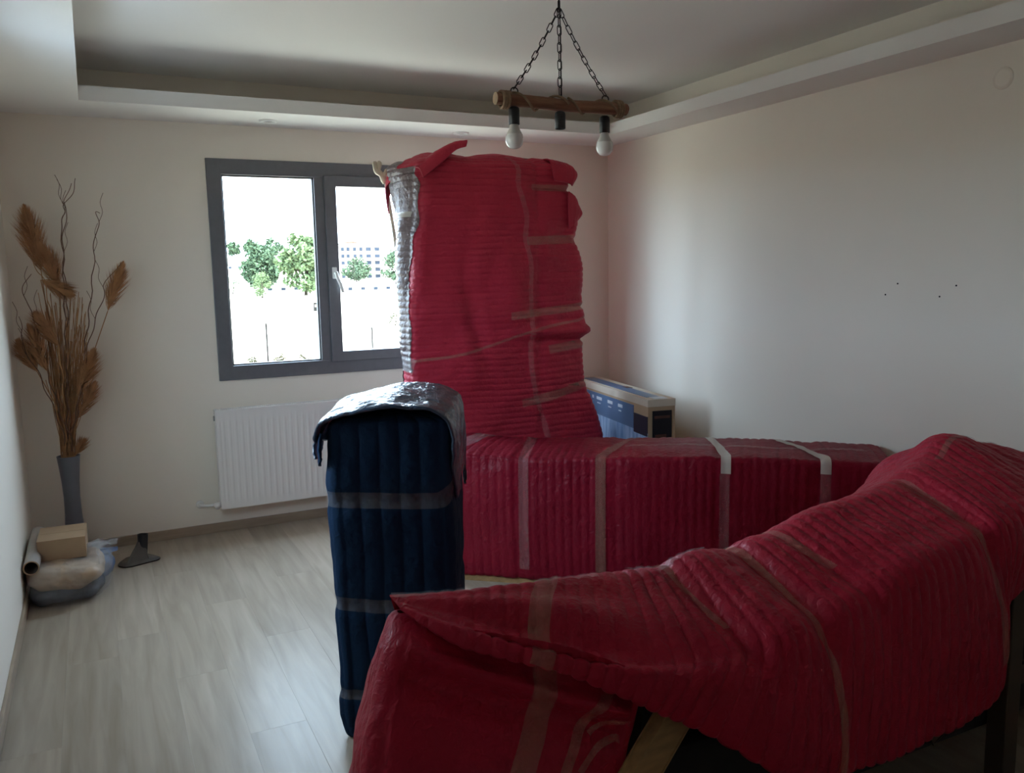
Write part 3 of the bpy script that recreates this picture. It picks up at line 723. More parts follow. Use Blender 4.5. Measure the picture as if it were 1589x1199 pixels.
# ------------------------------------------------------------------ foreground sofa under a red blanket
sofa = thing('wrapped_sofa', (1.9, 1.65, 0.0), 'sofa draped in a red quilted blanket with tape strips, nearest the camera', 'sofa')
ST = [  # ridge (x,y,z), shoulder, hem
    ((0.530, 1.690, 0.850), (0.533, 1.662, 0.846), (0.536, 1.640, 0.838)),
    ((0.680, 1.668, 0.843), (0.640, 1.565, 0.812), (0.625, 1.530, 0.788)),
    ((0.920, 1.660, 0.832), (0.815, 1.435, 0.772), (0.790, 1.400, 0.735)),
    ((1.100, 1.660, 0.815), (0.985, 1.375, 0.730), (0.935, 1.335, 0.672)),
    ((1.258, 1.660, 0.810), (1.180, 1.335, 0.720), (1.070, 1.300, 0.598)),
    ((1.450, 1.668, 0.822), (1.400, 1.325, 0.738), (1.300, 1.215, 0.460)),
    ((1.643, 1.680, 0.834), (1.600, 1.335, 0.752), (1.500, 1.240, 0.425)),
    ((1.900, 1.700, 0.862), (1.820, 1.345, 0.788), (1.750, 1.260, 0.425)),
    ((2.148, 1.720, 0.905), (2.050, 1.352, 0.832), (2.040, 1.290, 0.440)),
    ((2.330, 1.760, 0.950), (2.180, 1.370, 0.858), (2.130, 1.330, 0.640)),
    ((2.486, 1.800, 0.993), (2.400, 1.385, 0.870), (2.400, 1.345, 0.670)),
    ((2.770, 1.740, 0.915), (2.750, 1.385, 0.845), (2.750, 1.340, 0.500)),
    ((3.020, 1.730, 0.905), (3.020, 1.385, 0.835), (3.020, 1.340, 0.440)),
    ((3.300, 1.720, 0.900), (3.300, 1.385, 0.830), (3.300, 1.340, 0.440))]
ctrl = []
for i, (r, s, h) in enumerate(ST):
    r, s, h = map(np.array, (r, s, h)); k = min(1, i/2)
    by = r[1] + 0.06 + 0.20*k
    row = [(r[0], by+0.02, 0.08), (r[0], by+0.02, 0.45), (r[0], by, r[2]-0.19), (r[0], r[1]+0.04+0.05*k, r[2]-0.02-0.035*k), tuple(r + np.array((0, 0, 0))),
           tuple(r*0.66+s*0.34+np.array((0, 0, 0.012*k))), tuple(r*0.3+s*0.7+np.array((0, 0, 0.014*k))), tuple(s), tuple(s*0.5+h*0.5+np.array((0, -0.02*k, 0.02*k))), tuple(h),
           tuple(h+np.array((0.005*k, 0.004+0.018*k, -0.002+0.008*k))), tuple(h+np.array((0.008*k, 0.008+0.020*k, -0.004+0.060*k)))]
    if i == 0:
        row[0:4] = [(a+0.05, b-0.02, c) for a, b, c in row[0:3]] + [(row[3][0]+0.01, row[3][1]-0.02, row[3][2])]
    ctrl.append(row)
def sofa_x(u, v, P):
    x = P[..., 0]; y = P[..., 1]; d = 0.0
    top = np.clip((v-3.0), 0, 1)*np.clip((8.2-v), 0, 1)
    for xr, xs_, a, w in ((1.235, 1.23, 0.014, 0.03), (1.47, 1.44, 0.026, 0.035), (1.60, 1.62, 0.010, 0.025), (2.16, 2.06, 0.022, 0.035), (2.60, 2.45, 0.012, 0.04)):
        xc = xr + (xs_-xr)*np.clip((v-4)/3, 0, 1)
        d = d - a*gauss(x, xc, w)*top
    d = d + 0.016*gauss(x, 1.33, 0.07)*top + 0.018*gauss(x, 1.80, 0.14)*top
    # long drag folds running from the left corner
    t = (v-4.0)/3.5
    d = d - 0.016*gauss(t, 0.55+0.55*(x-0.55), 0.13)*gauss(x, 0.78, 0.30)*top
    d = d + 0.012*gauss(t, 0.28+0.4*(x-0.55), 0.12)*gauss(x, 0.75, 0.25)*top
    d = d + 0.014*vnoise(np.stack([x*5, v*0.7, x*0], -1), 5)*np.clip(v-7, 0, 1)
    return d
SS = Sheet(ctrl, rib='u', pitch=0.036, amp=0.0095, lump=0.007, lscale=5, seed=61, extra=sofa_x, flip=True)
SS.vref = 5.0
SS.fade = lambda u, v: np.clip(u/1.6, 0.06, 1)
SS.build('blanket', 'red_quilt_film', sofa, np.linspace(0, SS.U, 680), np.linspace(0, SS.V, 130))
def x2u(x): return float(np.interp(x, [a[0][0] for a in ST], range(len(ST))))
SS.tape('wide_tape', [(x2u(0.915), 3.6), (x2u(0.90), 4.2), (x2u(0.88), 5.2), (x2u(0.87), 6.2), (x2u(0.87), 7.4), (x2u(0.87), 8.8)], 0.048, 'tape', sofa, 90, 0.004)
SS.tape('tape', [(x2u(1.235), 3.4), (x2u(1.24), 4.1), (x2u(1.25), 5.2), (x2u(1.28), 6.3)], 0.024, 'tape', sofa, 60, 0.004)
SS.tape('tape', [(x2u(1.46), 3.2), (x2u(1.47), 4.1), (x2u(1.475), 5.5), (x2u(1.475), 7.0), (x2u(1.52), 8.0), (x2u(1.56), 9.0)], 0.030, 'tape', sofa, 120, 0.004)
SS.tape('tape', [(x2u(1.59), 3.2), (x2u(1.60), 4.1), (x2u(1.62), 5.0), (x2u(1.64), 5.8)], 0.034, 'tape', sofa, 60, 0.004)
SS.tape('tape', [(x2u(2.13), 3.2), (x2u(2.15), 4.1), (x2u(2.15), 5.5), (x2u(2.14), 6.6), (x2u(2.14), 7.2), (x2u(2.15), 8.6)], 0.034, 'tape', sofa, 110, 0.004)
SS.tape('tape', [(x2u(2.32), 4.5), (x2u(2.46), 4.4), (x2u(2.62), 4.2), (x2u(2.7), 3.8)], 0.02, 'tape', sofa, 60, 0.004)
SS.tape('film_edge', [(0.05, 4.0), (0.6, 4.0), (1.3, 4.05), (2.0, 4.1), (2.6, 4.1)], 0.05, 'clear_film', sofa, 90, 0.004, ragged=0.06)
SS.tape('film_edge', [(3.2, 3.9), (3.8, 3.95), (4.6, 3.95)], 0.03, 'clear_film', sofa, 60, 0.004, ragged=0.06)
# blanket wrapped round the left end, under the drape
def er(z, fl_, fr_, br_, bl_, r, b): return ([(*fl_, z), (*fr_, z), (*br_, z), (*bl_, z)], r, b)
rows = [er(0.10, (0.33, 1.40), (0.90, 1.34), (0.95, 1.80), (0.42, 1.80), 0.05, 0.01), er(0.35, (0.35, 1.44), (0.92, 1.35), (0.97, 1.80), (0.44, 1.80), 0.05, 0.02),
        er(0.50, (0.385, 1.475), (0.93, 1.36), (1.0, 1.79), (0.47, 1.79), 0.05, 0.02), er(0.59, (0.402, 1.51), (0.96, 1.365), (1.02, 1.78), (0.485, 1.78), 0.05, 0.015), er(0.66, (0.425, 1.54), (0.985, 1.38), (1.03, 1.77), (0.495, 1.765), 0.05, 0.01),
        er(0.73, (0.463, 1.57), (0.98, 1.42), (1.03, 1.74), (0.51, 1.74), 0.05, 0.005), er(0.785, (0.50, 1.60), (0.95, 1.50), (1.0, 1.70), (0.522, 1.715), 0.04, 0.0), er(0.812, (0.525, 1.64), (0.85, 1.57), (0.85, 1.66), (0.53, 1.695), 0.02, 0),
        er(0.82, (0.54, 1.66), (0.75, 1.62), (0.75, 1.64), (0.54, 1.68), 0.008, 0)]
def end_x(u, v, P):
    z = P[..., 2]; x = P[..., 0]; fr = np.where(v < 1.2, 1.0, 0.0)
    return (0.022*gauss(z, 0.76-0.35*(x-0.55), 0.018) - 0.022*gauss(z, 0.715-0.35*(x-0.55), 0.03))*fr + 0.010*gauss(x, 0.46, 0.05)*fr
ES = Stack(rows, rib='v', pitch=0.036, amp=0.0025, lump=0.009, lscale=6, seed=71, extra=end_x)
ES.fade = lambda u, v: np.clip((ES.U-u)/2.5, 0.08, 1)
ES.build('end_wrap', 'red_quilt_film', sofa, np.linspace(0, ES.U, 120), ES.grid_v((110, 60, 30, 60), 10))
ES.tape('wide_tape', [(5.9, 0.67), (5.0, 0.66), (4.0, 0.63), (2.5, 0.58), (1.0, 0.52)], 0.05, 'tape', sofa, 70, 0.005)
ES.tape('film_strand', [(4.35, 0.99), (4.1, 0.93), (3.6, 0.85), (3.0, 0.80), (2.0, 0.76), (1.0, 0.74)], 0.022, 'tape', sofa, 60, 0.006)
ES.tape('film_strand', [(3.2, 1.2), (3.25, 1.0), (3.3, 0.93), (3.1, 0.86)], 0.012, 'tape', sofa, 40, 0.006)
ES.tape('film_strand', [(2.75, 1.15), (2.85, 0.98), (2.75, 0.9), (2.3, 0.84)], 0.014, 'tape', sofa, 40, 0.006)
# wooden frame showing under the drape
def board(name, p0, p1, w, th, mat, nrm=(0.25, -1, 0.1)):
    p0, p1 = Vector(p0), Vector(p1); d = (p1-p0).normalized(); n = Vector(nrm); n = (n - d*n.dot(d)).normalized(); s = d.cross(n)
    bm = bmesh.new(); bmesh.ops.create_cube(bm, size=1); L = (p1-p0).length
    for vv in bm.verts: vv.co = (p0+p1)/2 + d*vv.co.x*L + s*vv.co.y*w + n*vv.co.z*th
    bmesh.ops.bevel(bm, geom=bm.edges[:], offset=min(th, w)*0.12, segments=2, affect='EDGES')
    bm.verts.ensure_lookup_table(); g = MB().add([vv.co[:] for vv in bm.verts], [[vv.index for vv in f.verts] for f in bm.faces]); bm.free()
    return g.out(name, mat, sofa)
board('frame_brace', (0.885, 1.345, 0.43), (1.13, 1.385, 0.665), 0.078, 0.028, 'bare_wood')
MB().box(0.955, 1.005, 1.42, 1.47, 0, 0.62, 0.004).out('leg', 'dark_wood', sofa)
MB().box(2.30, 2.36, 1.43, 1.49, 0, 0.86, 0.004).out('leg', 'dark_wood', sofa)
MB().box(0.60, 0.66, 1.84, 1.90, 0, 0.5, 0.004).out('leg', 'dark_wood', sofa)
MB().box(3.15, 3.21, 1.84, 1.90, 0, 0.5, 0.004).out('leg', 'dark_wood', sofa)
MB().box(3.15, 3.21, 1.43, 1.49, 0, 0.8, 0.004).out('leg', 'dark_wood', sofa)
board('rung', (2.10, 1.42, 0.530), (2.30, 1.46, 0.500), 0.028, 0.022, 'bare_wood')
board('rung', (2.05, 1.50, 0.20), (2.33, 1.46, 0.40), 0.05, 0.025, 'dark_wood')
board('rung', (2.33, 1.46, 0.33), (3.18, 1.46, 0.33), 0.05, 0.025, 'dark_wood')
MB().box(0.62, 3.22, 1.50, 1.94, 0.16, 0.42, 0.02).out('seat_base', 'sofa_lining', sofa)
MB().box(0.95, 3.22, 1.56, 1.76, 0.42, 0.68, 0.03).out('seat_back', 'sofa_lining', sofa)

# ------------------------------------------------------------------ television carton leaning in the corner
tv = thing('television_carton', (3.05, 4.6, 0.0), 'long flat cardboard television carton with blue printed side', 'box')
ta = Vector((2.915, 4.07, 0)); tu = Vector((0.17, 0.985, 0)).normalized(); tw = Vector((tu.y, -tu.x, 0)); TL, TW, TH = 1.20, 0.178, 0.775
def tp(a, b, z): return ta + tu*a + tw*b + Vector((0, 0, z))
def tvbox(name, a0, a1, c0, c1, z0, z1, mat, par=tv):
    g = MB(); V = [tp(a, b, z) for z in (z0, z1) for a, b in ((a0, c0), (a0, c1), (a1, c1), (a1, c0))]
    g.add(V, [(0,3,2,1), (4,5,6,7), (0,1,5,4), (1,2,6,5), (2,3,7,6), (3,0,4,7)]); return g.out(name, mat, par)
tvbox('carton', 0, TL, 0, TW, 0, TH, 'cardboard')
tag(tvbox('lid_flap', -0.002, TL, -0.002, TW+0.002, TH-0.04, TH+0.003, 'cardboard_pale'), 'pale cardboard lid')
tvbox('top_print', 0.10, 1.15, 0.035, 0.125, TH+0.003, TH+0.0045, 'print_blue')
tvbox('top_print', 0.02, 0.10, 0.055, 0.14, TH+0.003, TH+0.0045, 'print_white')
tvbox('hand_hole', 0.52, 0.60, 0.10, 0.14, TH+0.003, TH+0.005, 'print_brown')
pb = tag(tvbox('side_print', 0.20, TL-0.01, -0.004, 0, TH-0.20, TH-0.055, 'print_blue'), 'dark blue printed band with white captions')
tag(tvbox('side_print', 0.002, 0.195, -0.004, 0, TH-0.22, TH-0.10, 'print_dark'), 'black printed band')
tag(tvbox('side_picture', 0.002, TL-0.01, -0.0035, 0, 0.10, TH-0.20, 'print_city'), 'light blue printed picture')
for k, (a, w) in enumerate(((0.36, 0.07), (0.52, 0.08), (0.70, 0.09), (0.84, 0.03), (0.92, 0.08))):
    tvbox('caption', a, a+w, -0.0055, -0.003, TH-0.098, TH-0.078, 'print_white', pb)
    if k < 4: tvbox('caption', a+0.02, a+w-0.01, -0.0055, -0.003, TH-0.124, TH-0.117, 'print_white', pb)
el = tag(tvbox('end_label', -0.004, 0, 0.028, TW-0.024, 0.10, TH-0.065, 'print_label'), 'black printed label on the carton end')
tvbox('end_print', -0.006, -0.003, 0.04, TW-0.036, TH-0.112, TH-0.096, 'print_brown', el)
tvbox('end_print', -0.006, -0.003, 0.045, TW-0.06, TH-0.30, TH-0.21, 'print_brown', el)

# ------------------------------------------------------------------ pendant lamp
BX0, BX1, BY, BZ = 1.318, 1.862, 2.75, 2.150
lamp = thing('pendant_lamp', (1.58, BY, ZC), 'rustic wooden log pendant lamp hung on three black chains', 'lamp')
n = 40; ring = 18; V = []; F = []
for i in range(n):
    xx = BX0 + (BX1-BX0)*i/(n-1)
    for k in range(ring):
        t = 2*math.pi*k/ring; r = 0.0235*(1+0.07*math.sin(xx*23+k)+0.05*math.sin(3*t+xx*9)); zz = math.sin(t)*r; yy = math.cos(t)*r*1.0
        zz = max(zz, -0.020)
        V.append((xx, BY+yy, BZ+zz*0.95 - 0.006*math.sin((xx-BX0)*5)))
for i in range(n-1):
    for k in range(ring): F.append((i*ring+k, i*ring+(k+1) % ring, (i+1)*ring+(k+1) % ring, (i+1)*ring+k))
F += [tuple(range(ring-1, -1, -1)), tuple((n-1)*ring+k for k in range(ring))]
beam = mesh_obj('log_beam', V, F, 'wood_log', lamp)
MB().lathe([(0.0001, -0.0015), (0.0215, -0.0015), (0.022, 0.001)], (BX0, BY, BZ), 18, 'x').out('end_grain', 'wood_end', beam)
MB().lathe([(0.022, -0.001), (0.0215, 0.0015), (0.0001, 0.0015)], (BX1, BY, BZ-0.003), 18, 'x').out('end_grain', 'wood_end', beam)
def coil(x0, x1, turns, r=0.036, rr=0.0055, ph=0.0, n=70):
    pts = []
    for i in range(n):
        t = i/(n-1); a = ph + t*turns*2*math.pi; pts.append((x0+(x1-x0)*t, BY+math.cos(a)*r, BZ+math.sin(a)*r - 0.003))
    return MB().tube(pts, rr, 8).out('rope', 'rope', lamp, True)
coil(1.335, 1.368, 3.4, 0.028, 0.0055)
coil(1.812, 1.844, 3.2, 0.028, 0.0055)
coil(1.370, 1.600, 1.35, 0.027, 0.0045, 1.0, 60)
coil(1.600, 1.812, 1.25, 0.027, 0.0045, 2.2, 60)
def link(c, d, side, L=0.036, w=0.0085, rr=0.0018):
    c, d, side = Vector(c), Vector(d).normalized(), Vector(side); s = (side - d*side.dot(d)).normalized()
    pts = []
    for k in range(16):
        a = 2*math.pi*k/16; cx = math.cos(a); sx = math.sin(a)
        pts.append(c + d*((L/2-w)*(1 if cx > 0 else -1) + w*cx) + s*w*sx)
    pts.append(pts[0]); pts.append(pts[1])
    return pts
apex = Vector((1.577, BY, 2.478))
for (ex, ez) in ((1.392, 2.190), (1.578, 2.180), (1.772, 2.193)):
    e = Vector((ex, BY, ez)); ch = bpy.data.objects.new('chain', None); COL.objects.link(ch); ch.parent = lamp; ch.location = e - wloc(lamp)
    L = (e-apex).length; nl = max(1, round(L/0.0295)); sag = 0.014 if abs(ex-1.578) > 0.05 else 0
    def cp(t): return apex.lerp(e, t) + Vector((0, 0, -sag*4*t*(1-t)))
    for k in range(nl):
        t0, t1 = k/nl, (k+1)/nl; p0, p1 = cp(t0), cp(t1)
        side = (0.15, 1, 0) if k % 2 else (1, 0.1, 0.4)
        MB().tube(link((p0+p1)/2, p1-p0, side, L/nl*1.22), 0.0018, 6, False).out('link', 'black_metal', ch, True)
for ex in (1.392, 1.772):
    pts = [(ex+0.014*math.cos(a), BY, 2.180+0.012*math.sin(a)) for a in np.linspace(-0.6, math.pi+0.6, 16)]
    MB().tube(pts, 0.0024, 7).out('hook_ring', 'black_metal', lamp, True)
MB().tube([tuple(apex), (1.577, BY, 2.505)], 0.005, 8).tube([(1.577, BY, 2.50), (1.58, BY, ZC)], 0.003, 8).out('suspension_cord', 'black_metal', lamp, True)
MB().tube(spline([(1.577, BY+0.004, 2.50), (1.584, BY+0.004, 2.42), (1.586, BY+0.006, 2.30), (1.584, BY, 2.175)], 20), 0.0022, 6).out('power_cable', 'black_plastic', lamp, True)
MB().lathe([(0.0001, ZC-0.028), (0.035, ZC-0.028), (0.05, ZC-0.018), (0.052, ZC)], (1.58, BY, 0), 28).out('ceiling_rose', 'black_metal', lamp, True)
for (ex, zt, has) in ((1.389, 2.126, True), (1.577, 2.122, False), (1.768, 2.118, True)):
    s = MB().lathe([(0.0001, zt), (0.012, zt), (0.018, zt-0.004), (0.0195, zt-0.012), (0.0195, zt-0.060), (0.0175, zt-0.062), (0.0155, zt-0.058), (0.015, zt-0.02), (0.0001, zt-0.02)], (ex, BY, 0), 24).out('socket', 'black_plastic', lamp, True)
    if has:
        z0 = zt-0.061
        MB().lathe([(0.0001, z0+0.012), (0.0140, z0+0.010), (0.0150, z0-0.002), (0.0175, z0-0.012), (0.0250, z0-0.027), (0.0290, z0-0.034)], (ex, BY, 0), 28).out('bulb_collar', 'bulb_collar', s, True)
        MB().lathe([(0.0290, z0-0.034), (0.0315, z0-0.042), (0.0325, z0-0.052), (0.0310, z0-0.062), (0.0265, z0-0.072), (0.0185, z0-0.080), (0.009, z0-0.0835), (0.0001, z0-0.0845)], (ex, BY, 0), 28).out('bulb', 'bulb_glass', s, True)

# ------------------------------------------------------------------ small fittings
for (sx, sy, lab) in ((0.981, 5.076, 'round white recessed spotlight in ceiling border above the window'), (2.188, 5.092, 'round white recessed spotlight in ceiling border above the tall red bundle')):
    t_ = thing('recessed_spotlight', (sx, sy, ZS), lab, 'spotlight', 'recessed spotlights in the ceiling border')
    MB().lathe([(0.034, ZS-0.002), (0.038, ZS-0.010), (0.048, ZS-0.010), (0.053, ZS)], (sx, sy, 0), 28).out('rim', 'white_enamel', t_, True)
    MB().lathe([(0.0001, ZS-0.0022), (0.032, ZS-0.0022), (0.032, ZS)], (sx, sy, 0), 28).out('lens', 'bulb_glass', t_, True)
jc = thing('junction_cover', (XR, 2.317, 2.301), 'round plastic junction box cover high on the right wall', 'wall cover')
MB().lathe([(0.0001, -0.006), (0.030, -0.0055), (0.039, -0.004), (0.042, 0)], (XR, 2.317, 2.301), 32, 'x').out('cap', 'wall_paint', jc, True)
MB().lathe([(0.0395, -0.0042), (0.0425, -0.0035), (0.045, 0)], (XR, 2.317, 2.301), 32, 'x').out('rim', 'wall_paint', jc, True)

# ------------------------------------------------------------------ vase and dried stems in the left corner
VX, VY = -0.185, 5.16
vase = thing('floor_vase', (VX, VY, 0), 'tall slim grey vase holding dried reeds in the left corner', 'vase')
vp = [(0.0001, 0.0), (0.062, 0.0), (0.064, 0.012), (0.060, 0.06), (0.050, 0.16), (0.043, 0.26), (0.041, 0.36), (0.045, 0.45), (0.052, 0.53), (0.058, 0.588)]
MB().lathe(vp, (VX, VY, 0), 32).out('body', 'vase_grey', vase, True)
MB().lathe([(0.058, 0.588), (0.0590, 0.592), (0.056, 0.593), (0.052, 0.588), (0.047, 0.5), (0.036, 0.36), (0.036, 0.1), (0.0001, 0.1)], (VX, VY, 0), 32).out('rim', 'vase_grey', vase, True)
def mouth(): 
    a = random.uniform(0, 6.28); r = random.uniform(0, 0.04); return (VX + r*math.cos(a), VY + r*math.sin(a), 0.585)
def stem_path(m, end, bend=0.0):
    b = (VX + (m[0]-VX)*0.25, VY + (m[1]-VY)*0.25, 0.12)
    mid = ((m[0]*0.55+end[0]*0.45) + bend, m[1]*0.55+end[1]*0.45, m[2]*0.5+end[2]*0.5)
    return spline([b, m, mid, end], 18)
def plume_mesh(base, tip, width, n, seed):
    rnd = random.Random(seed); base, tip = Vector(base), Vector(tip); d = (tip-base); L = d.length; d.normalize()
    a = d.cross(Vector((0.2, 1, 0.1))).normalized(); b = d.cross(a)
    g = MB()
    for k in range(n):
        t = rnd.random()**0.85; ang = rnd.uniform(0, 6.283); prof = math.sin(math.pi*min(1, 0.12+t*0.9))**0.7*(1-0.55*t)
        o = base + d*(t*L*0.86); rad = a*math.cos(ang)+b*math.sin(ang)
        l = width*(0.55+0.6*rnd.random())*prof + 0.02; dirn = (d*1.0 + rad*0.55*prof).normalized()
        p1 = o + dirn*l*0.6 + rad*width*0.28*prof; p2 = o + dirn*l*1.5 + rad*width*0.42*prof + Vector((0, 0, -0.02*l))
        s = dirn.cross(rad).normalized()*0.0024
        g.add([o-s*0.5, o+s*0.5, p1+s, p1-s, p2], [(0, 1, 2, 3), (3, 2, 4)])
    return g
PL = [((-0.284, 5.06, 1.973), (-0.23, 5.10, 1.602), 0.10, 420, 'tallest fluffy brown reed plume on the left of the vase bunch'),
      ((-0.214, 5.08, 1.749), (-0.151, 5.10, 1.500), 0.085, 320, 'fluffy brown reed plume right below the tallest one'),
      ((-0.085, 5.04, 1.470), (-0.235, 5.08, 1.555), 0.07, 260, 'drooping reed plume bent over to the right'),
      ((0.174, 5.05, 1.666), (0.070, 5.08, 1.381), 0.075, 360, 'slender spindle reed plume standing alone on the right'),
      ((-0.274, 5.02, 1.394), (-0.185, 5.06, 1.205), 0.085, 300, 'short reed plume in the middle of the vase bunch'),
      ((-0.370, 5.06, 1.253), (-0.289, 5.08, 1.070), 0.075, 280, 'reed plume nearest the left wall'),
      ((-0.313, 5.00, 1.352), (-0.240, 5.04, 1.070), 0.075, 280, 'reed plume between the left wall one and the middle one'),
      ((0.002, 5.02, 1.210), (-0.118, 5.08, 0.920), 0.085, 380, 'broad low reed plume on the right of the vase bunch'),
      ((-0.013, 5.06, 1.015), (-0.120, 5.10, 0.800), 0.07, 260, 'lower right reed plume below the broad one'),
      ((-0.103, 5.08, 0.682), (-0.146, 5.11, 0.600), 0.045, 140, 'tiny reed tuft at the vase rim')]
for i, (tip, bs, w, n, lab) in enumerate(PL):
    mo = mouth(); rt = thing('dried_reed', (VX, VY, 0.12), lab, 'dried reed', 'dried reeds in the grey vase')
    MB().tube(stem_path(mo, bs, random.uniform(-0.02, 0.02)), [0.0028]*12+[0.0024]*6, 6).out('stem', 'straw', rt, True)
    plume_mesh(bs, tip, w, int(n*1.8), i).out('plume', 'plume', rt)
TW_ = [([(-0.17, 0.84), (-0.148, 1.119), (-0.123, 1.395), (-0.122, 1.668), (-0.108, 1.803), (-0.084, 1.921), (-0.089, 1.971), (-0.055, 2.055)], 'tallest curly twig in the vase, pointing straight up'),
       ([(-0.16, 0.84), (-0.136, 1.395), (-0.119, 1.702), (-0.118, 1.85), (-0.088, 1.904), (-0.094, 1.944), (-0.053, 2.005), (-0.026, 2.079)], 'curly twig twisted around the tallest twig'),
       ([(-0.121, 0.836), (-0.05, 1.219), (-0.012, 1.426), (0.025, 1.667), (0.038, 1.787), (0.065, 1.855), (0.056, 1.906), (0.077, 1.90)], 'curly twig leaning right with a hooked tip'),
       ([(-0.109, 0.906), (-0.034, 1.218), (0.053, 1.459), (0.068, 1.528), (0.149, 1.638)], 'curly twig beside the lone right reed plume'),
       ([(-0.198, 0.843), (-0.251, 1.126), (-0.277, 1.35), (-0.308, 1.436), (-0.313, 1.52), (-0.278, 1.586)], 'wavy twig on the left below the tallest plume'),
       ([(-0.21, 0.808), (-0.285, 1.076), (-0.346, 1.234), (-0.33, 1.318), (-0.349, 1.37)], 'short wavy twig closest to the left wall'),
       ([(-0.175, 1.0), (-0.175, 1.121), (-0.213, 1.518), (-0.241, 1.602), (-0.277, 1.71), (-0.32, 1.786)], 'pale curly twig crossing the tallest plume')]
for i, (pts, lab) in enumerate(TW_):
    mo = mouth(); rt = thing('curly_twig', (VX, VY, 0.12), lab, 'twig', 'curly twigs in the grey vase')
    P3 = [(VX+(mo[0]-VX)*0.25, VY, 0.12), mo] + [(a, 5.07-0.01*i, z) for a, z in pts]
    sp = spline(P3, 60); rr = [0.0034 - 0.0019*k/59 for k in range(60)]
    sp = [(x_+0.006*math.sin(z_*38+i), y_+0.006*math.cos(z_*31+i), z_) if z_ > 0.62 else (x_, y_, z_) for x_, y_, z_ in sp]
    MB().tube(sp, rr, 6).out('main_twig', 'straw' if i == 6 else 'twig', rt, True)
    for k in (34, 46):
        p = Vector(sp[k]); s = random.choice((-1, 1))
        MB().tube(spline([tuple(p), tuple(p+Vector((0.02*s, 0, 0.05))), tuple(p+Vector((0.012*s, -0.01, 0.10))), tuple(p+Vector((0.03*s, 0, 0.15)))], 10), 0.0013, 5).out('side_twig', 'straw' if i == 6 else 'twig', rt, True)
g = MB(); rnd = random.Random(8)
for k in range(130):
    mo = mouth(); tx = rnd.uniform(-0.25, -0.03); tz = rnd.uniform(0.95, 1.5)
    g.tube(stem_path(mo, (tx + (mo[0]-VX)*0.5, rnd.uniform(5.02, 5.17), tz), rnd.uniform(-0.02, 0.02)), 0.0017, 4)
tag(g.out('straw_bundle', 'straw', None, True, (VX, VY, 0.12)), 'dense bundle of thin dry straw stalks filling the grey vase', 'straw', None, 'stuff')

# ------------------------------------------------------------------ plastic bag of cushions with a box and a tube on it
bag = thing('cushion_bag', (-0.21, 4.62, 0), 'clear plastic bag holding a beige and a navy cushion by the left wall', 'bag')
def cushion(name, x0, x1, y0, y1, z0, z1, mat, seed, lump=0.012, par=bag):
    rs = []
    for f, ins in ((0.0, 0.05), (0.12, 0.018), (0.35, 0.0), (0.65, 0.0), (0.88, 0.02), (0.97, 0.06), (1.0, 0.11)):
        z = z0+(z1-z0)*f; rs.append(([(x0+ins, y0+ins, z), (x1-ins, y0+ins, z), (x1-ins, y1-ins, z), (x0+ins, y1-ins, z)], 0.08, 0.012))
    rs.append(([(x0+0.16, y0+0.16, z1), (x1-0.16, y0+0.16, z1), (x1-0.16, y1-0.16, z1), (x0+0.16, y1-0.16, z1)], 0.02, 0))
    S = Stack(rs, lump=lump, lscale=12, seed=seed)
    return S.build(name, mat, par, np.linspace(0, S.U, 60), S.grid_v((24, 24, 24, 24), 8)), S
cushion('navy_cushion', -0.368, -0.070, 4.43, 4.80, 0.0, 0.085, 'navy_cloth', 81)
cushion('beige_cushion', -0.378, -0.055, 4.42, 4.82, 0.070, 0.178, 'beige_cushion', 82)
cushion('blue_bundle', -0.14, -0.012, 4.62, 4.86, 0.03, 0.15, 'blue_cloth', 83, 0.008)
fo, _ = cushion('clear_bag', -0.384, -0.035, 4.41, 4.86, 0.004, 0.186, 'clear_film', 84, 0.016)
cushion('bag_neck', -0.125, -0.015, 4.52, 4.80, 0.09, 0.215, 'clear_film', 85, 0.02)

bxo = thing('shipping_carton', (-0.225, 4.7, 0.183), 'small brown cardboard carton on top of the plastic bag', 'box')
def cbox(name, s0, s1, t0, t1, z0, z1, mat, bev=0.002):
    bm = bmesh.new(); bmesh.ops.create_cube(bm, size=1)
    for vv in bm.verts:
        s = s0+(vv.co.x+0.5)*(s1-s0); t = t0+(vv.co.y+0.5)*(t1-t0); z = z0+(vv.co.z+0.5)*(z1-z0)
        vv.co = Vector((-0.335 + s + t*0.02, 4.585 + t - s*0.03, z))
    bmesh.ops.bevel(bm, geom=bm.edges[:], offset=bev, segments=2, affect='EDGES'); bm.verts.ensure_lookup_table()
    g = MB().add([vv.co[:] for vv in bm.verts], [[vv.index for vv in f.verts] for f in bm.faces]); bm.free(); return g.out(name, mat, bxo)
cbox('carton', 0, 0.212, 0, 0.26, 0.183, 0.283, 'cardboard')
cbox('lid_flap', -0.001, 0.213, -0.001, 0.129, 0.283, 0.2865, 'cardboard', 0.0008)
cbox('lid_flap', -0.001, 0.213, 0.131, 0.261, 0.283, 0.2865, 'cardboard', 0.0008)

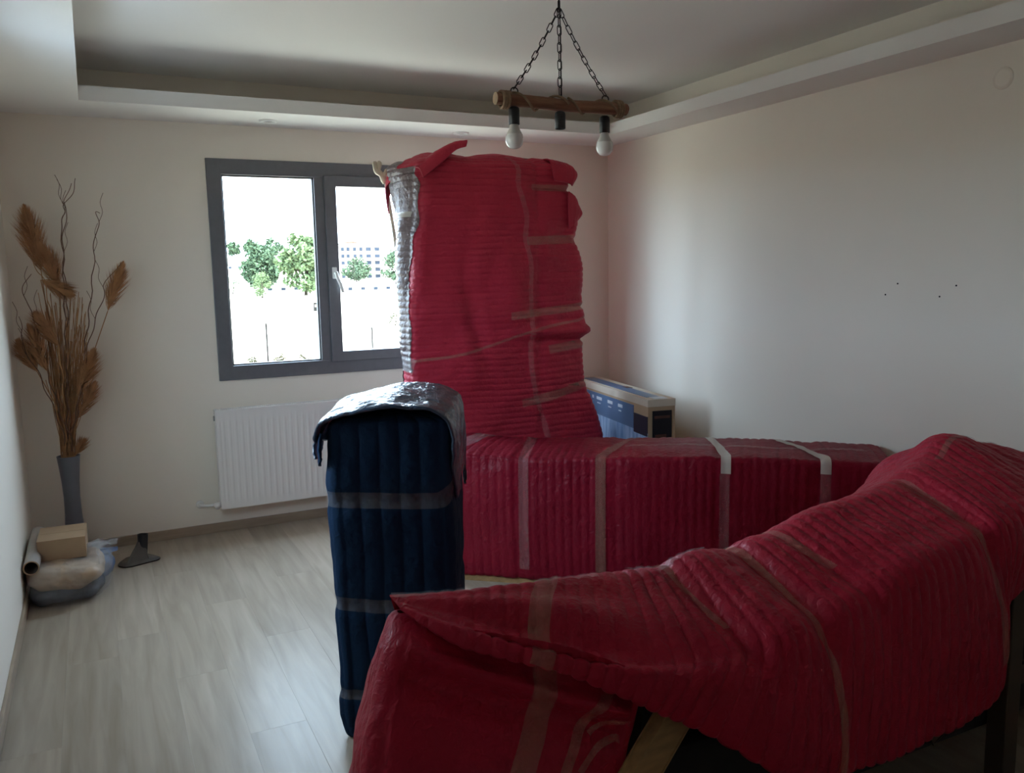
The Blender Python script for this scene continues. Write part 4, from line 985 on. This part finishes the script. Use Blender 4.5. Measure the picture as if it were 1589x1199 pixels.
tb = thing('cardboard_tube', (-0.35, 4.6, 0.17), 'grey cardboard tube wrapped in film lying along the left wall', 'tube')
pts = [(-0.356, 4.44, 0.205), (-0.354, 4.62, 0.213), (-0.352, 4.80, 0.221), (-0.350, 4.98, 0.229)]
MB().tube(spline(pts, 12), 0.035, 20, False).out('shell', 'tube_card', tb, True)
MB().tube(spline(pts, 12), 0.029, 20, False).out('inner_wall', 'tube_inside', tb, True)
d = Vector((0.002, 1, 0.044)).normalized()
for P0 in (Vector(pts[0]), Vector(pts[-1])):
    V = []; F = []
    for k in range(20):
        a = 2*math.pi*k/20; rv = Vector((math.cos(a), 0, math.sin(a))); V += [P0+rv*0.029, P0+rv*0.035]
    for k in range(20): F.append((2*k, 2*k+1, (2*k+3) % 40, (2*k+2) % 40))
    mesh_obj('edge_ring', V, F, 'cardboard', tb)

# ------------------------------------------------------------------ flat nozzle on the floor
nz = thing('floor_nozzle', (0.115, 4.95, 0), 'dusty grey vacuum floor nozzle standing on the laminate by the back wall', 'nozzle')
poly = [(0.012, 4.905), (0.045, 4.862), (0.075, 4.855), (0.215, 4.905), (0.232, 4.925), (0.20, 4.985), (0.175, 5.02), (0.095, 5.03), (0.055, 5.005), (0.02, 4.94)]
bm = bmesh.new(); vs0 = [bm.verts.new((a, b, 0)) for a, b in poly]; f0 = bm.faces.new(vs0)
ex = bmesh.ops.extrude_face_region(bm, geom=[f0]); bmesh.ops.translate(bm, verts=[e for e in ex['geom'] if isinstance(e, bmesh.types.BMVert)], vec=(0, 0, 0.016))
bmesh.ops.recalc_face_normals(bm, faces=bm.faces[:]); bmesh.ops.bevel(bm, geom=bm.edges[:], offset=0.005, segments=2, affect='EDGES'); bm.verts.ensure_lookup_table()
MB().add([v_.co[:] for v_ in bm.verts], [[v_.index for v_ in f_.verts] for f_ in bm.faces]).out('base_plate', 'dusty_plastic', nz, True); bm.free()
nr = []
for z, fl_, fr_, br_, bl_, r in ((0.014, (0.045, 4.875), (0.175, 4.915), (0.17, 4.99), (0.075, 4.995), 0.02), (0.045, (0.072, 4.905), (0.165, 4.925), (0.165, 4.985), (0.095, 4.985), 0.02), (0.085, (0.10, 4.93), (0.165, 4.935), (0.168, 4.98), (0.115, 4.98), 0.02), (0.112, (0.117, 4.937), (0.166, 4.94), (0.168, 4.98), (0.122, 4.98), 0.02)):
    nr.append(([(*fl_, z), (*fr_, z), (*br_, z), (*bl_, z)], r, 0))
NS = Stack(nr, lump=0.001, lscale=20, seed=91); NS.build('neck', 'dusty_plastic', nz, np.linspace(0, NS.U, 24), NS.grid_v((8, 8, 8, 8), 5))
g = MB(); tz = 5
g.tube([(0.141, 4.955, 0.03), (0.147, 4.957, 0.095), (0.150, 4.959, 0.148)], [0.024, 0.026, 0.028], 18, False).tube([(0.150, 4.959, 0.148), (0.141, 4.955, 0.04)], [0.0245, 0.021], 18, False)
g.out('pipe_socket', 'black_plastic', nz, True)

# ------------------------------------------------------------------ outside, seen through the window
def gz(x, y):
    z = np.interp(y, [5, 40, 60, 85, 108, 120, 170, 262, 300, 340, 480], [-3.2, -2.85, -2.9, -2.5, -0.9, -0.7, 0.2, 0.8, 8.6, 9.6, 9.8])
    return z + 0.2*math.sin(x*0.11+y*0.05) + (np.interp(y, [120, 200, 260], [0, 1, 0])*3.6*math.exp(-((x-y*0.152)/(y*0.045))**2))
xs = np.linspace(-120, 220, 69); ys = np.concatenate([np.linspace(-60, 5, 14), np.linspace(8, 60, 28), np.linspace(64, 130, 28), np.linspace(136, 340, 40), [380, 430, 480]])
V = [(xx, yy, float(gz(xx, yy))) for yy in ys for xx in xs]; F = []
for i in range(len(ys)-1):
    for j in range(len(xs)-1): F.append((i*len(xs)+j, i*len(xs)+j+1, (i+1)*len(xs)+j+1, (i+1)*len(xs)+j))
tag(mesh_obj('outside_ground', V, F, 'dry_ground'), 'sun-bleached dry open ground and low hill outside the window', 'ground', None, 'structure')

def tree(name, cx, cy, w, h, leaf, label, cat='tree', n=1500, seed=0, group=None, lsz=None, trunk=0.25):
    rnd = random.Random(seed); z0 = float(gz(cx, cy)) - 0.05; root = thing(name, (cx, cy, z0), label, cat, group)
    lsz = lsz or h*0.035; g = MB(); cl = []
    for k in range(36):
        a = rnd.uniform(0, 6.28); t = rnd.random(); rr = w/2*math.sin(math.pi*(0.18+0.72*t))*rnd.uniform(0.3, 0.95)
        cl.append((cx+rr*math.cos(a), cy+rr*math.sin(a)*0.8, z0+h*(trunk*0.8+(0.94-trunk*0.8)*t), w*rnd.uniform(0.12, 0.22)))
    for k in range(n):
        c = rnd.choice(cl); d_ = Vector((rnd.gauss(0, 1), rnd.gauss(0, 1), rnd.gauss(0, 1))).normalized()*c[3]*rnd.random()**0.4
        p = Vector(c[:3])+d_; p.z = max(p.z, z0+0.02)
        u_ = Vector((rnd.gauss(0, 1), rnd.gauss(0, 1), rnd.gauss(0, 1))).normalized(); w_ = u_.cross(Vector((rnd.gauss(0, 1), rnd.gauss(0, 1), rnd.gauss(0, 1)))).normalized()
        g.add([p-u_*lsz, p+w_*lsz*0.6, p+u_*lsz, p-w_*lsz*0.6], [(0, 1, 2, 3)])
    g.out('foliage', leaf, root)
    t = MB().tube([(cx, cy, z0), (cx+0.05*w, cy, z0+h*0.4), (cx, cy, z0+h*0.75)], [h*0.03, h*0.022, h*0.008], 7)
    for k in range(3):
        c = cl[k]; t.tube([(cx+0.03*w, cy, z0+h*0.3), ((cx+c[0])/2, (cy+c[1])/2, z0+h*0.45), c[:3]], [h*0.014, h*0.01, h*0.004], 5)
    t.out('trunk', 'bark', root, True)
    return root
GT = 'trees beyond the open ground'
tree('leafy_tree', 24.4, 108, 6.6, 7.6, 'leaf_pale', 'largest pale green tree beside the window mullion', n=6500, seed=1, group=GT, lsz=0.32)
tree('leafy_tree', 20.6, 118, 4.6, 6.4, 'leaf_dark', 'darker green tree just left of the largest tree', n=3200, seed=2, group=GT, lsz=0.3)
tree('leafy_tree', 18.6, 106, 2.9, 3.0, 'leaf_pale', 'small low tree in front of the darker green one', n=1300, seed=3, group=GT)
tree('leafy_tree', 48.9, 170, 5.4, 4.4, 'leaf_dark', 'round dark tree in front of the apartment block', n=1300, seed=4, group=GT, lsz=0.32)
tree('leafy_tree', 50.6, 150, 6.0, 5.8, 'leaf_dark', 'dark tree to the right of the apartment block', n=1500, seed=5, group=GT, lsz=0.32)
tree('leafy_tree', 16.9, 118, 3.2, 2.4, 'leaf_dark', 'bushy tree at the far left pane edge', n=600, seed=6, group=GT)
tree('leafy_tree', 50.5, 302, 6.0, 6.0, 'leaf_dark', 'distant tree on the hilltop at the left', n=900, seed=7, group=GT, lsz=0.5)
tree('leafy_tree', 44.5, 302, 5.0, 5.0, 'leaf_dark', 'leftmost distant tree on the hilltop', n=900, seed=8, group=GT, lsz=0.5)
tree('leafy_tree', 57.0, 302, 8.0, 6.0, 'leaf_dark', 'distant hilltop tree nearest the largest tree', n=1000, seed=9, group=GT, lsz=0.5)
tree('leafy_tree', 39.0, 205, 3.4, 3.0, 'leaf_pale', 'small tree on the slope behind the left shed', n=700, seed=10, group=GT, lsz=0.3)
GB = 'bushes by the fence posts'
for i, (bx_, by_, bw, lab) in enumerate(((6.1, 38, 0.9, 'dry bush left of the near fence post'), (7.3, 38, 0.8, 'dry bush right of the near fence post'), (8.35, 38, 0.9, 'dry bush at the middle of the left pane bottom'), (9.5, 38, 0.8, 'dry bush by the mullion at the pane bottom'))):
    tree('bush', bx_, by_, bw, 0.95, 'leaf_dry', lab, 'bush', 420, 40+i, GB, 0.06, 0.05)
tree('bush', 23.4, 70, 2.2, 1.3, 'leaf_dry', 'sparse bush low in the right pane', 'bush', 300, 50, GB, 0.09, 0.05)
for (px_, h_, lab) in ((7.12, 2.2, 'thin dark iron fence post in the left pane'), (12.17, 1.9, 'thin dark iron fence post in the right pane')):
    z0 = float(gz(px_, 40)); o = thing('fence_post', (px_, 40, z0), lab, 'post', 'iron fence posts')
    MB().tube([(px_, 40, z0-0.3), (px_, 40, z0+h_)], 0.04, 8).out('rod', 'iron', o); MB().tube([(px_, 40, z0+h_), (px_, 40, z0+h_+0.05)], [0.05, 0.02], 8).out('cap', 'iron', o)

ap = thing('apartment_block', (75.8, 262, 0.3), 'pale apartment block of five floors seen in the right window pane', 'building')
ax0, ax1, ay0, ay1, az1 = 69.0, 82.8, 258, 270, 11.3
MB().box(ax0, ax1, ay0, ay1, -0.5, az1).out('wall', 'facade', ap)
MB().box(ax0-0.5, ax1+0.5, ay0-0.6, ay1+0.5, az1, az1+0.35).out('roof_slab', 'facade_trim', ap)
MB().prism([(ax0+1, ay0+1, az1+0.35), (ax0+8, ay0+1, az1+0.35), (ax0+4.5, ay0+1, az1+1.1)], (0, 8, 0)).out('roof_gable', 'roof_tile', ap)
for fz in range(5):
    z = 0.9 + fz*2.1
    MB().box(ax0, ax1, ay0-0.12, ay0, z-0.55, z-0.42).out('floor_band', 'facade_trim', ap)
    for k, wx in enumerate((70.2, 71.9, 74.0, 76.0, 78.4, 81.2)):
        ww = 1.1 if k < 4 else 1.7
        f = MB().box(wx-ww/2, wx+ww/2, ay0-0.1, ay0+0.05, z, z+1.15).out('window', 'facade_trim', ap)
        MB().box(wx-ww/2+0.1, wx+ww/2-0.1, ay0-0.16, ay0-0.1, z+0.1, z+1.05).out('pane', 'far_glass', f)
for fz in (1, 2, 3): MB().box(77.2, 82.4, ay0-1.1, ay0, 0.9+fz*2.1-0.6, 0.9+fz*2.1-0.2).out('balcony', 'facade', ap)

def shed(name, x0, x1, y0, d, h, rh, lab):
    z0 = min(float(gz(x0, y0)), float(gz(x1, y0))); o = thing(name, ((x0+x1)/2, y0+d/2, z0), lab, 'shed')
    MB().box(x0, x1, y0, y0+d, z0-0.3, z0+h).out('wall', 'facade', o)
    MB().prism([(x0-0.2, y0-0.3, z0+h), (x0-0.2, y0+d+0.3, z0+h), (x0-0.2, y0+d/2, z0+h+rh)], (x1-x0+0.4, 0, 0)).out('roof', 'facade_trim', o)
    n_ = max(1, int((x1-x0)/1.6))
    for k in range(n_):
        wx = x0+(k+0.5)*(x1-x0)/n_; MB().box(wx-0.3, wx+0.3, y0-0.05, y0+0.02, z0+h*0.4, z0+h*0.8).out('window', 'far_glass', o)
shed('long_shed', 32.6, 40.2, 120, 4, 1.0, 0.35, 'long low white shed in front of the apartment block')
shed('field_shed', 22.0, 29.5, 124, 4, 0.9, 0.3, 'low white shed behind the largest tree')
shed('hill_shed', 26.0, 32.0, 190, 5, 1.3, 0.5, 'small pale house on the slope in the left pane')
kb = thing('meter_cabinet', (21.3, 90, float(gz(21.3, 90))), 'small grey meter cabinet standing on the open ground', 'cabinet')
kz = float(gz(21.3, 90)); MB().box(21.1, 21.5, 89.8, 90.2, kz-0.1, kz+0.85, 0.02).out('body', 'iron', kb); MB().box(21.12, 21.48, 89.77, 89.8, kz+0.4, kz+0.7).out('door', 'facade_trim', kb)
MB().box(21.06, 21.54, 89.75, 90.25, kz+0.85, kz+0.9).out('lid', 'facade_trim', kb)
